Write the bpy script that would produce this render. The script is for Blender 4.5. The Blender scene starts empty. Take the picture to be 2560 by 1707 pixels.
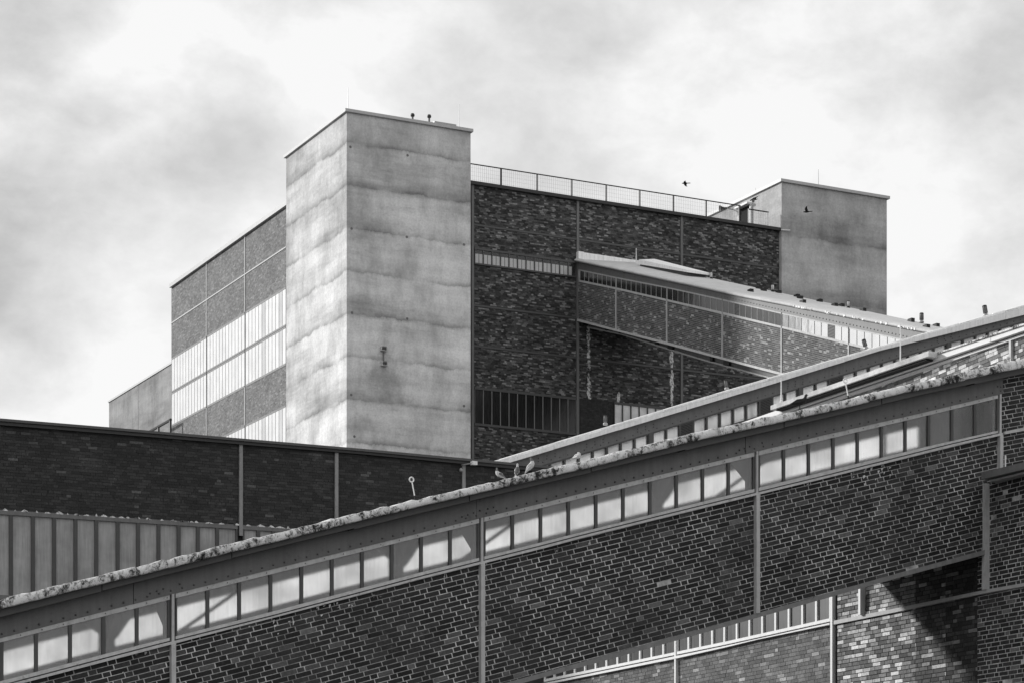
import bpy, math, random
import numpy as np
from mathutils import Matrix, Vector

R = random.Random(7)
NR = np.random.RandomState(11)
sc = bpy.context.scene
COL = sc.collection

# ------------------------------------------------------------------ camera
F, CX, HZ, CAMZ = 5721.0, 1280.0, 2177.0, 1.7
CA, SA = 0.8912, 0.4537            # the buildings' two street directions are the world X and Y axes
cam_d = bpy.data.cameras.new('camera')
cam = bpy.data.objects.new('camera', cam_d)
COL.objects.link(cam)
cam.location = (0, 0, CAMZ)
cam.rotation_euler = (math.pi / 2, 0, -math.atan2(SA, CA))
cam_d.sensor_width = 36
cam_d.lens = F / 2560 * 36
cam_d.shift_y = (HZ - 853.5) / 2560
cam_d.clip_end = 6000
sc.camera = cam
sc.view_settings.view_transform = 'Standard'
sc.view_settings.look = 'None'
sc.view_settings.exposure = 0.0
sc.view_settings.gamma = 1
sc.cycles.max_bounces = 8
sc.cycles.transparent_max_bounces = 12

# ------------------------------------------------------------------ sun
SUN_TO = Vector((-1.0, 1.10, 0.56)).normalized()      # from the scene towards the sun
sd = bpy.data.lights.new('sun', 'SUN')
sun = bpy.data.objects.new('sun', sd)
COL.objects.link(sun)
sd.energy = 3.1
sd.angle = math.radians(4.5)
sd.color = (1.0, 0.995, 0.985)
sun.rotation_euler = SUN_TO.to_track_quat('Z', 'Y').to_euler()


def ray(px, py):
    a = (px - CX) / F
    return Vector((CA * a + SA, -SA * a + CA, (HZ - py) / F))


# ------------------------------------------------------------------ world: bright broken overcast
world = bpy.data.worlds.new('World')
sc.world = world
world.use_nodes = True
wt = world.node_tree
wt.nodes.clear()


class NT:
    """tiny node-tree helper"""
    def __init__(s, tree): s.t = tree
    def n(s, typ, ins=None, **props):
        nd = s.t.nodes.new(typ)
        for k, v in props.items(): setattr(nd, k, v)
        for k, v in (ins or {}).items():
            if isinstance(v, bpy.types.NodeSocket): s.t.links.new(v, nd.inputs[k])
            else: nd.inputs[k].default_value = v
        return nd
    def math(s, op, a, b=None, clamp=False):
        ins = {0: a}
        if b is not None: ins[1] = b
        return s.n('ShaderNodeMath', ins, operation=op, use_clamp=clamp).outputs[0]
    def noise(s, vec, scale, detail=4, rough=.55, dist=0, col=False):
        nd = s.n('ShaderNodeTexNoise', {'Vector': vec, 'Scale': scale, 'Detail': detail, 'Roughness': rough, 'Distortion': dist})
        return nd.outputs['Color' if col else 'Fac']
    def ramp(s, fac, *stops):
        nd = s.n('ShaderNodeValToRGB', {'Fac': fac})
        cr = nd.color_ramp
        while len(cr.elements) < len(stops): cr.elements.new(.5)
        for e, (p, v) in zip(cr.elements, stops):
            e.position = p; e.color = (v, v, v, 1)
        return nd.outputs[0]
    def mix(s, f, a, b, blend='MIX'):
        nd = s.n('ShaderNodeMix', None, data_type='RGBA', blend_type=blend)
        for i, v in ((0, f), (6, a), (7, b)):
            if isinstance(v, bpy.types.NodeSocket): s.t.links.new(v, nd.inputs[i])
            elif i and isinstance(v, (int, float)): nd.inputs[i].default_value = (v, v, v, 1)
            else: nd.inputs[i].default_value = v
        return nd.outputs[2]
    def vscale(s, vec, v3):
        return s.n('ShaderNodeVectorMath', {0: vec, 1: v3}, operation='MULTIPLY').outputs[0]


W = NT(wt)
gen = W.n('ShaderNodeTexCoord').outputs['Generated']
sky = W.n('ShaderNodeTexSky', sky_type='NISHITA')
sky.sun_disc = False
sky.sun_elevation = math.asin(SUN_TO.z)
sky.sun_rotation = math.atan2(SUN_TO.x, SUN_TO.y)
skybw = W.n('ShaderNodeRGBToBW', {0: sky.outputs[0]}).outputs[0]
wob = W.noise(gen, 9, 3, .5, 0, True)
wv = W.n('ShaderNodeVectorMath', {0: wob, 1: (.5, .5, .5)}, operation='SUBTRACT').outputs[0]
wv = W.n('ShaderNodeVectorMath', {0: wv, 3: .085}, operation='SCALE').outputs[0]
dirw = W.n('ShaderNodeVectorMath', {0: gen, 1: wv}, operation='ADD').outputs[0]
# broad cloud structure everywhere plus the darker undersides seen over the roofs
strv = W.vscale(gen, (1, 1, 1.5))
cl = W.noise(strv, 6.5, 9, .58, .2)
cl2 = W.noise(strv, 26, 8, .6, .15)
base = W.ramp(cl, (.32, .70), (.50, .86), (.66, 1.0))
fine = W.ramp(cl2, (.3, .85), (.7, 1.08))
val = W.math('MULTIPLY', base, fine)
for (px, py, r, k) in ((60, 640, 330, .28), (440, 400, 300, .18), (60, 170, 300, .15), (1400, 240, 420, .15),
                       (2420, 180, 380, .18), (2000, 330, 300, .06), (2500, 590, 230, .14), (640, 230, 200, .06)):
    d = ray(px, py).normalized()
    dist = W.n('ShaderNodeVectorMath', {0: dirw, 1: tuple(d)}, operation='DISTANCE').outputs['Value']
    g = W.math('DIVIDE', dist, r / F * 1.05)
    g = W.math('SUBTRACT', 1.0, g, True)
    g = W.math('SMOOTH_MIN', g, 1.0)
    g = W.math('MULTIPLY', g, k)
    val = W.math('SUBTRACT', val, g)
for (px, py, r, k) in ((1000, 60, 800, .11), (1500, 420, 700, .08), (420, 720, 380, .16), (2300, 560, 420, .18), (150, 900, 260, .22), (350, 60, 300, .10)):
    d = ray(px, py).normalized()
    dist = W.n('ShaderNodeVectorMath', {0: dirw, 1: tuple(d)}, operation='DISTANCE').outputs['Value']
    g = W.math('DIVIDE', dist, r / F * 1.05)
    g = W.math('SUBTRACT', 1.0, g, True)
    g = W.math('MULTIPLY', g, k)
    val = W.math('ADD', val, g)
val = W.math('MINIMUM', val, .96)
val = W.math('MULTIPLY', val, 9.6)
cloudy = W.math('ADD', W.math('MULTIPLY', skybw, .08), val)
bg = W.n('ShaderNodeBackground', {'Color': cloudy, 'Strength': 0.1})
W.n('ShaderNodeOutputWorld', {'Surface': bg.outputs[0]})


# ------------------------------------------------------------------ materials
def new_mat(name):
    m = bpy.data.materials.new(name)
    m.use_nodes = True
    m.node_tree.nodes.clear()
    n = NT(m.node_tree)
    pos = n.n('ShaderNodeNewGeometry').outputs['Position']
    return m, n, pos


def finish(n, col, rough=.8, bump=None, bstr=.3, bdist=.01, metal=0, spec=.5):
    p = n.n('ShaderNodeBsdfPrincipled', {'Roughness': rough, 'Metallic': metal, 'Specular IOR Level': spec})
    if isinstance(col, bpy.types.NodeSocket): n.t.links.new(col, p.inputs['Base Color'])
    else: p.inputs['Base Color'].default_value = (col, col, col, 1)
    if bump is not None:
        b = n.n('ShaderNodeBump', {'Height': bump, 'Strength': bstr, 'Distance': bdist})
        n.t.links.new(b.outputs[0], p.inputs['Normal'])
    n.n('ShaderNodeOutputMaterial', {'Surface': p.outputs[0]})
    return p


def m_paint(name, v, var=.25, rough=.55, rust=0.0, scale=3, streak=.3, spec=.4):
    m, n, pos = new_mat(name)
    a = n.noise(pos, scale, 6, .65)
    s = n.noise(n.vscale(pos, (6, 6, .5)), 2.0, 5, .6)
    f = n.noise(pos, 45, 3, .6)
    k = n.math('ADD', n.math('MULTIPLY', n.math('SUBTRACT', a, .5), var * 2.2), 1.0)
    k = n.math('MULTIPLY', k, n.math('ADD', n.math('MULTIPLY', n.math('SUBTRACT', s, .5), streak * 2), 1.0))
    k = n.math('MULTIPLY', k, n.math('ADD', n.math('MULTIPLY', n.math('SUBTRACT', f, .5), .25), 1.0))
    col = n.math('MULTIPLY', k, v)
    if rust:
        r = n.ramp(n.noise(pos, 9, 8, .75), (.57, 0), (.66, 1))
        col = n.mix(n.math('MULTIPLY', r, rust), col, v * .3)
    finish(n, col, rough, f, .25, .004, spec=spec)
    return m


def m_brick():
    m, n, pos = new_mat('fired_brick')
    t = n.n('ShaderNodeAttribute', attribute_name='tone').outputs['Fac']
    a = n.noise(pos, 26, 5, .7)
    b = n.noise(pos, 1.1, 5, .6)
    k = n.ramp(a, (.25, .55), (.5, 1.0), (.8, 1.6))
    k2 = n.ramp(b, (.3, .8), (.6, 1.05), (.8, 1.5))
    col = n.math('MULTIPLY', n.math('MULTIPLY', t, k), k2)
    # salt bloom in loose patches
    e = n.ramp(n.noise(pos, 1.7, 9, .75), (.56, 0), (.72, .7))
    e2 = n.ramp(n.noise(pos, 30, 3, .6), (.4, 0), (.65, 1))
    col = n.math('ADD', col, n.math('MULTIPLY', n.math('MULTIPLY', e, e2), .16))
    finish(n, col, .78, a, .5, .004, spec=.3)
    return m


def m_mortar(name, v, lo=.35, sc_=1.3):
    m, n, pos = new_mat(name)
    a = n.ramp(n.noise(pos, sc_, 7, .7), (.36, lo), (.62, 1))
    b = n.ramp(n.noise(pos, 20, 3, .6), (.3, .7), (.7, 1.15))
    finish(n, n.math('MULTIPLY', n.math('MULTIPLY', a, b), v), .95)
    return m


def m_concrete(name, v, band=2.05, amp=.5, z0=0.0, contrast=1.0, stain=None, dark_top=0):
    m, n, pos = new_mat(name)
    sep = n.n('ShaderNodeSeparateXYZ', {0: pos})
    w1 = n.math('MULTIPLY', n.math('SUBTRACT', n.noise(n.vscale(pos, (1, 1, .05)), .30, 3, .5), .5), amp * .7)
    w2 = n.math('MULTIPLY', n.math('SUBTRACT', n.noise(n.vscale(pos, (1, 1, .12)), 1.5, 9, .74), .5), amp * .75)
    zz = n.math('ADD', n.math('ADD', sep.outputs[2], w1), w2)
    fr = n.math('FRACT', n.math('DIVIDE', n.math('ADD', zz, z0), band))
    line = n.ramp(fr, (0, .48), (.035, .60), (.10, .80), (.34, 1.0), (.94, 1.0), (.985, .80), (1.0, .48))
    wgt = n.ramp(n.noise(pos, .45, 4, .6), (.36, .25), (.58, 1))
    line = n.mix(n.math('MULTIPLY', wgt, contrast, True), 1.0, line)
    cl_ = n.ramp(n.noise(n.vscale(pos, (1, 1, .6)), .55, 8, .62), (.3, .62), (.5, .95), (.7, 1.15))
    st = n.ramp(n.noise(n.vscale(pos, (2.0, 2.0, .5)), 1.3, 7, .68), (.3, .88), (.5, .99), (.7, 1.07))
    gr = n.ramp(n.noise(pos, 9, 8, .78), (.3, .78), (.7, 1.14))
    bb = n.ramp(n.noise(n.vscale(pos, (.12, .12, .75)), 1.0, 6, .65), (.34, .68), (.5, .98), (.64, 1.14))
    cl_ = n.math('MULTIPLY', cl_, bb)
    dk = n.ramp(n.noise(n.vscale(pos, (1, 1, 1.6)), 2.2, 7, .7), (.58, 1), (.80, .72))
    col = n.math('MULTIPLY', n.math('MULTIPLY', line, cl_), n.math('MULTIPLY', st, gr))
    col = n.math('MULTIPLY', n.math('MULTIPLY', col, dk), v)
    if dark_top:      # darker along the top few metres, with a ragged lower edge
        t_ = n.math('DIVIDE', n.math('SUBTRACT', dark_top, sep.outputs[2]), 7.0)
        t_ = n.math('ADD', t_, n.math('MULTIPLY', n.math('SUBTRACT', n.noise(n.vscale(pos, (1, 1, .5)), .7, 7, .7), .5), 1.3))
        col = n.math('MULTIPLY', col, n.ramp(t_, (.0, .80), (.55, .90), (1.0, 1.0)))
    for sx, sz, rx_, rz_, k in (stain or ()):      # dirt fans below the vent boxes
        dx = n.math('DIVIDE', n.math('SUBTRACT', sep.outputs[0], sx), rx_)
        dz = n.math('DIVIDE', n.math('SUBTRACT', sep.outputs[2], sz), rz_)
        dd = n.math('SQRT', n.math('ADD', n.math('MULTIPLY', dx, dx), n.math('MULTIPLY', dz, dz)))
        dd = n.math('ADD', dd, n.math('MULTIPLY', n.math('SUBTRACT', n.noise(pos, 1.6, 7, .7), .5), 1.6))
        col = n.math('MULTIPLY', col, n.ramp(dd, (.0, k), (1.0, 1.0)))
    finish(n, col, .9, n.noise(pos, 9, 6, .7), .35, .02, spec=.2)
    return m


def m_farbrick(name, lo, hi, mort, axis, L=.25, H=.083):
    """brick for walls whose bricks are too small to tell apart"""
    m, n, pos = new_mat(name)
    sep = n.n('ShaderNodeSeparateXYZ', {0: pos})
    v = n.n('ShaderNodeCombineXYZ', {0: sep.outputs[axis], 1: sep.outputs[2], 2: 0.0})
    b = n.n('ShaderNodeTexBrick', {'Vector': v.outputs[0], 'Color1': (0, 0, 0, 1), 'Color2': (1, 1, 1, 1), 'Mortar': (.5, .5, .5, 1), 'Scale': 1.0,
                                   'Mortar Size': .006, 'Mortar Smooth': .1, 'Brick Width': L, 'Row Height': H})
    col = n.ramp(b.outputs['Color'], (0, lo), (.35, lo * 1.4), (.8, (lo + hi) / 2), (1, hi))
    big = n.ramp(n.noise(pos, .9, 6, .7), (.3, .75), (.7, 1.3))
    sm = n.ramp(n.noise(pos, 7, 5, .7), (.3, .6), (.5, 1), (.75, 1.7))
    col = n.mix(b.outputs['Fac'], col, mort)
    col = n.mix(1.0, col, n.mix(1.0, big, sm, 'MULTIPLY'), 'MULTIPLY')
    finish(n, col, .85, n.math('SUBTRACT', 1.0, b.outputs['Fac']), .4, .01)
    return m


def m_lichen():
    m, n, pos = new_mat('lichened_concrete')
    a = n.noise(n.vscale(pos, (1.0, 1.0, .7)), 10, 10, .82, .4)
    b = n.noise(pos, 1.6, 4, .6)
    f = n.math('ADD', a, n.math('MULTIPLY', n.math('SUBTRACT', b, .5), .5))
    col = n.ramp(f, (.39, .03), (.44, .16), (.485, .62), (.56, .84), (.8, .9))
    finish(n, col, .95, a, .9, .03, spec=.15)
    return m


def m_glass(name, transp, dirt, gloss=.12, streak=.5, rough=.06, thru=.45, fres=.6):
    """dusty sheet glass: part see-through, part dirt film, part reflection"""
    m, n, pos = new_mat(name)
    s = n.ramp(n.noise(n.vscale(pos, (16, 16, .9)), 1.4, 5, .65), (.3, 1 - streak), (.7, 1.0))
    b = n.ramp(n.noise(pos, 1.3, 4, .6), (.3, .7), (.7, 1.1))
    tr = n.n('ShaderNodeBsdfTransparent')
    tr.inputs[0].default_value = (1, 1, 1, 1)
    dcol = n.math('MULTIPLY', n.math('MULTIPLY', s, b), dirt)
    df = n.n('ShaderNodeBsdfDiffuse', {'Color': dcol})
    tl = n.n('ShaderNodeBsdfTranslucent', {'Color': dcol})
    film = n.n('ShaderNodeMixShader', {0: thru, 1: df.outputs[0], 2: tl.outputs[0]})
    body = n.n('ShaderNodeMixShader', {0: transp, 1: film.outputs[0], 2: tr.outputs[0]})
    gl = n.n('ShaderNodeBsdfGlossy', {'Color': (.9, .9, .9, 1), 'Roughness': rough})
    wav = n.n('ShaderNodeBump', {'Height': n.noise(n.vscale(pos, (1, 1, .5)), 2.2, 2, .5), 'Strength': .35, 'Distance': .02})
    n.t.links.new(wav.outputs[0], gl.inputs['Normal'])
    lw = n.n('ShaderNodeLayerWeight', {'Blend': .35}).outputs['Fresnel']
    fac = n.math('ADD', n.math('MULTIPLY', lw, fres), gloss, True)
    out = n.n('ShaderNodeMixShader', {0: fac, 1: body.outputs[0], 2: gl.outputs[0]})
    n.n('ShaderNodeOutputMaterial', {'Surface': out.outputs[0]})
    return m


def m_frost(name, film, dirt, streak, rough=.3):
    """rolled wired glass: what lies behind is blurred; a dusty film catches the daylight"""
    m, n, pos = new_mat(name)
    s = n.ramp(n.noise(n.vscale(pos, (26, 26, 1.0)), 1.6, 5, .7), (.3, 1 - streak), (.7, 1.0))
    b = n.ramp(n.noise(pos, 2.0, 5, .65), (.3, .7), (.7, 1.15))
    dcol = n.math('MULTIPLY', n.math('MULTIPLY', s, b), dirt)
    df = n.n('ShaderNodeBsdfDiffuse', {'Color': dcol})
    rc = n.n('ShaderNodeBsdfRefraction', {'Color': (1, 1, 1, 1), 'Roughness': rough, 'IOR': 1.22})
    ff = n.math('MULTIPLY', n.ramp(n.noise(n.vscale(pos, (20, 20, 1.2)), 1.3, 4, .6), (.3, .75), (.7, 1.25)), film)
    body = n.n('ShaderNodeMixShader', {0: ff, 1: rc.outputs[0], 2: df.outputs[0]})
    gl = n.n('ShaderNodeBsdfGlossy', {'Color': (.9, .9, .9, 1), 'Roughness': .12})
    out = n.n('ShaderNodeMixShader', {0: .05, 1: body.outputs[0], 2: gl.outputs[0]})
    n.n('ShaderNodeOutputMaterial', {'Surface': out.outputs[0]})
    return m


def m_plain(name, v, rough=.8, spec=.3, metal=0):
    m, n, pos = new_mat(name)
    k = n.ramp(n.noise(pos, 30, 4, .6), (.3, .85), (.7, 1.12))
    finish(n, n.math('MULTIPLY', k, v), rough, spec=spec, metal=metal)
    return m


def m_ground():
    m, n, pos = new_mat('worn_asphalt')
    a = n.noise(pos, .05, 8, .6)
    b = n.noise(pos, 12, 5, .7)
    col = n.math('MULTIPLY', n.ramp(a, (.3, .04), (.7, .08)), n.ramp(b, (.3, .8), (.7, 1.2)))
    finish(n, col, .95, b, .3, .01)
    return m


def m_mesh(name):
    """fine wire infill: wires too thin to tell apart"""
    m, n, pos = new_mat(name)
    sep = n.n('ShaderNodeSeparateXYZ', {0: pos})
    w = n.math('GREATER_THAN', n.math('FRACT', n.math('MULTIPLY', n.math('ADD', sep.outputs[0], sep.outputs[1]), 9.0)), .90)
    h = n.math('GREATER_THAN', n.math('FRACT', n.math('MULTIPLY', sep.outputs[2], 5.0)), .97)
    f = n.math('MAXIMUM', w, h)
    d = n.n('ShaderNodeBsdfDiffuse', {'Color': (.5, .5, .5, 1)})
    t = n.n('ShaderNodeBsdfTransparent')
    o = n.n('ShaderNodeMixShader', {0: f, 1: t.outputs[0], 2: d.outputs[0]})
    n.n('ShaderNodeOutputMaterial', {'Surface': o.outputs[0]})
    return m


BRICK = m_brick()
MORT_L = m_mortar('pale_mortar', .92, .30, 1.2)
MORT_D = m_mortar('dark_mortar', .03, .5)
MORT_M = m_mortar('grey_mortar', .15, .5)
MORT_K = m_mortar('sooty_mortar', .035, .5)
MORT_F = m_mortar('far_mortar', .085, .5, .5)
MORT_G3 = m_mortar('bridge_mortar', .62, .4, .8)
_d = ray(966, 960); STX, STZ = _d.x * 104 / _d.y, _d.z * 104 / _d.y + CAMZ
CONC_T = m_concrete('tower_concrete', .80, 2.1, .8, .3, 1.0, ((STX, STZ, 1.3, 1.7, .55), (STX - .1, STZ + 2.2, .5, 1.4, .7)), 38.8)
CONC_R = m_concrete('right_tower_concrete', .52, 3.4, .9, .9, .8)
CONC_B = m_concrete('rear_block_concrete', .36, 3.2, .2, 0, .3)
CONC_S = m_concrete('slab_concrete', .68, 5, .2, 0, .3)
FACE_BR = m_farbrick('side_brick', .11, .26, .2, 1)
LICHEN = m_lichen()
STEEL = m_paint('grey_beam_paint', .15, .25, .5, .3, 1.6, .32)
STEEL_D = m_paint('dark_fascia_paint', .085, .2, .5, .1, 2, .2)
STEEL_M = m_paint('mid_grey_paint', .16, .25, .55, .3, 4, .3)
FRAME_L = m_paint('weathered_pale_frame', .55, .3, .6, .55, 7, .25)
FRAME_D = m_paint('dark_mullion_paint', .07, .3, .5, .1, 5, .2)
FRAME_W = m_paint('white_window_frame', .75, .12, .5, .2, 6, .15)
COLUMN = m_paint('pale_grey_column', .50, .2, .6, .35, 6, .3)
CAP_D = m_paint('dark_roof_edge_metal', .035, .2, .45, 0, 2, .1)
CAP_L = m_paint('zinc_cap', .5, .12, .4, .1, 2, .15)
SHEET = m_paint('pale_sheet_metal', .93, .08, .45, .25, 4, .3)
ROOFM = m_paint('roofing_felt', .56, .3, .7, .1, 1.5, .2)
FASC_U = m_paint('light_grey_fascia', .62, .1, .5, .05, 2, .1)
G_FRONT = m_frost('wired_dusty_glass', .13, .85, .4, .14)
G_BACK = m_glass('rear_frosted_glass', .0, .98, .0, .05, .1, .95, .05)
G_G2 = m_frost('grey_dusty_glass', .30, .75, .25, .3)
G_DARK = m_glass('dark_dirty_glass', .0, .045, .02, .75, .2)
G_G3 = m_glass('bridge_glass', .0, .03, .02, .5, .12, .3, .28)
G_HALL = m_glass('hall_frosted_glass', .0, .52, .0, .30, .4, .1, .15)
G_WHITE = m_glass('opal_glass', .0, .93, .03, .05, .2, .04)
G_WHITE2 = m_glass('greyer_opal_and_sky_glass', .0, .74, .06, .15, .1, .04)
G_LOW = m_glass('low_strip_glass', .0, .055, .0, .8, .3, .2, .12)
DARK = m_plain('dark_interior_and_shade', .02, .9)
INSIDE = m_plain('gallery_lining', .20, .9)
PAINTED_LIGHT = m_plain('painted_window_light', .86, .8)
WHITE = m_plain('white_enamel', .8, .4)
BLACKR = m_plain('black_rubber', .02, .6)
GREYM = m_plain('galvanised_steel', .35, .4, .5, .4)
STREAK = m_lichen(); STREAK.name = 'lime_streak'
LOUV = m_plain('dark_louvre', .03, .6)
FEATH_W = m_plain('pale_feathers', .62, .8)
FEATH_G = m_plain('grey_feathers', .16, .8)
FEATH_K = m_plain('black_feathers', .012, .6)
MESHM = m_mesh('wire_infill')


# ------------------------------------------------------------------ geometry helpers
class Pl:
    """vertical plane: 'v' faces the camera (-Y), coordinate s = X ; 'u' faces left (-X), s = Y"""
    def __init__(s, kind, val): s.k, s.val = kind, val
    def sz(s, px, py):
        d = ray(px, py)
        t = s.val / (d.y if s.k == 'v' else d.x)
        return ((d.x if s.k == 'v' else d.y) * t, d.z * t + CAMZ)
    def S(s, px): return s.sz(px, 1000)[0]
    def w(s, a, z, d=0.0):
        return (a, s.val - d, z) if s.k == 'v' else (s.val - d, a, z)
    def off(s, d): return Pl(s.k, s.val - d)
    def px(s, a, z):
        x, y, zz = s.w(a, z)
        X = CA * x - SA * y; Y = SA * x + CA * y
        return CX + F * X / Y, HZ - F * (zz - CAMZ) / Y


class Ln:
    """height as a function of s along a plane, through measured points"""
    def __init__(s, pl, pts, dz=0.0):
        q = sorted(pl.sz(*p) for p in pts)
        s.x = [a for a, _ in q]; s.z = [b + dz for _, b in q]
    def __call__(s, x):
        X, Z = s.x, s.z
        i = 0
        while i < len(X) - 2 and x > X[i + 1]: i += 1
        return Z[i] + (Z[i + 1] - Z[i]) * (x - X[i]) / (X[i + 1] - X[i])
    def brk(s, a, b): return [x for x in s.x[1:-1] if a < x < b]


def const(z):
    f = lambda x: z
    f.brk = lambda a, b: []
    return f


def shifted(f, dz):
    g = lambda x: f(x) + dz
    g.brk = f.brk
    return g


class MB:
    def __init__(s): s.v, s.f, s.m, s.t = [], [], [], []
    def add(s, vs, fs, mi=0, tone=None):
        b = len(s.v)
        s.v += [tuple(v) for v in vs]
        for f in fs:
            s.f.append([b + i for i in f]); s.m.append(mi); s.t.append(0 if tone is None else tone)
    def prism(s, pl, poly, d0, d1, mi=0, back=True, tone=None):
        n = len(poly)
        vs = [pl.w(a, z, d1) for a, z in poly] + [pl.w(a, z, d0) for a, z in poly]
        fs = [list(range(n))] + [[i, n + i, n + (i + 1) % n, (i + 1) % n] for i in range(n)]
        if back: fs.append(list(range(2 * n - 1, n - 1, -1)))
        s.add(vs, fs, mi, tone)
        return s
    def band(s, pl, s0, s1, fb, ft, d0, d1, mi=0, n=1):
        a, b = min(s0, s1), max(s0, s1)
        xs = sorted(set([a, b] + fb.brk(a, b) + ft.brk(a, b) + [a + (b - a) * i / n for i in range(1, n)]))
        for i in range(len(xs) - 1):
            x, y = xs[i], xs[i + 1]
            s.prism(pl, [(x, fb(x)), (y, fb(y)), (y, ft(y)), (x, ft(x))], d0, d1, mi)
        return s
    def box(s, x0, x1, y0, y1, z0, z1, mi=0):
        vs = [(x, y, z) for z in (z0, z1) for y in (y0, y1) for x in (x0, x1)]
        s.add(vs, [(0, 1, 3, 2), (4, 6, 7, 5), (0, 4, 5, 1), (2, 3, 7, 6), (0, 2, 6, 4), (1, 5, 7, 3)], mi)
        return s
    def tube(s, p, q, r, n=8, mi=0, r2=None):
        p, q = Vector(p), Vector(q)
        ax = (q - p).normalized()
        u = ax.orthogonal().normalized(); w = ax.cross(u)
        r2 = r if r2 is None else r2
        vs = []
        for c, rr in ((p, r), (q, r2)):
            for i in range(n):
                t = 2 * math.pi * i / n
                vs.append(c + u * math.cos(t) * rr + w * math.sin(t) * rr)
        fs = [[i, (i + 1) % n, n + (i + 1) % n, n + i] for i in range(n)] + [list(range(n - 1, -1, -1)), list(range(n, 2 * n))]
        s.add(vs, fs, mi)
        return s
    def lathe(s, c, prof, n=12, mi=0, axis=(0, 0, 1)):
        """rings (r, h) along an axis"""
        ax = Vector(axis).normalized(); u = ax.orthogonal().normalized(); w = ax.cross(u)
        vs = []
        for r, h in prof:
            for i in range(n):
                t = 2 * math.pi * i / n
                vs.append(Vector(c) + ax * h + (u * math.cos(t) + w * math.sin(t)) * max(r, .0005))
        fs = []
        for k in range(len(prof) - 1):
            for i in range(n):
                fs.append([k * n + i, k * n + (i + 1) % n, (k + 1) * n + (i + 1) % n, (k + 1) * n + i])
        fs += [list(range(n - 1, -1, -1)), list(range((len(prof) - 1) * n, len(prof) * n))]
        s.add(vs, fs, mi)
        return s
    def build(s, name, mats, parent=None, smooth=False, tone=False):
        me = bpy.data.meshes.new(name)
        me.from_pydata(s.v, [], s.f)
        for m in (mats if isinstance(mats, (list, tuple)) else [mats]): me.materials.append(m)
        if any(s.m): me.polygons.foreach_set('material_index', s.m)
        if smooth: me.polygons.foreach_set('use_smooth', [True] * len(s.f))
        if tone:
            at = me.attributes.new('tone', 'FLOAT', 'FACE'); at.data.foreach_set('value', s.t)
        me.update()
        o = bpy.data.objects.new(name, me)
        COL.objects.link(o)
        attach(o, parent)
        return o


def attach(o, parent):
    if parent is not None:
        o.parent = parent
        if parent.type == 'EMPTY': o.matrix_parent_inverse = Matrix.Translation(-parent.location)


def tag(o, label, cat, group=None, kind=None):
    if label: o['label'] = label
    if cat: o['category'] = cat
    if group: o['group'] = group
    if kind: o['kind'] = kind
    return o


def thing(name, loc, label, cat, group=None):
    o = bpy.data.objects.new(name, None)
    o.empty_display_size = .5
    o.location = loc
    COL.objects.link(o)
    return tag(o, label, cat, group)


# ------------------------------------------------------------------ brickwork: real bricks on a recessed mortar bed
TONES = 8


def clip_poly(sub, cl):
    out = sub
    n = len(cl)
    for i in range(n):
        if not out: return out
        ax, ay = cl[i]; bx, by = cl[(i + 1) % n]
        ex, ey = bx - ax, by - ay
        inp, out = out, []
        for j in range(len(inp)):
            p, q = inp[j], inp[(j + 1) % len(inp)]
            dp = ex * (p[1] - ay) - ey * (p[0] - ax)
            dq = ex * (q[1] - ay) - ey * (q[0] - ax)
            if dp >= 0: out.append(p)
            if (dp >= 0) != (dq >= 0):
                t = dp / (dp - dq)
                out.append((p[0] + (q[0] - p[0]) * t, p[1] + (q[1] - p[1]) * t))
    return out


def area(p):
    return .5 * sum(p[i][0] * p[(i + 1) % len(p)][1] - p[(i + 1) % len(p)][0] * p[i][1] for i in range(len(p)))


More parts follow.
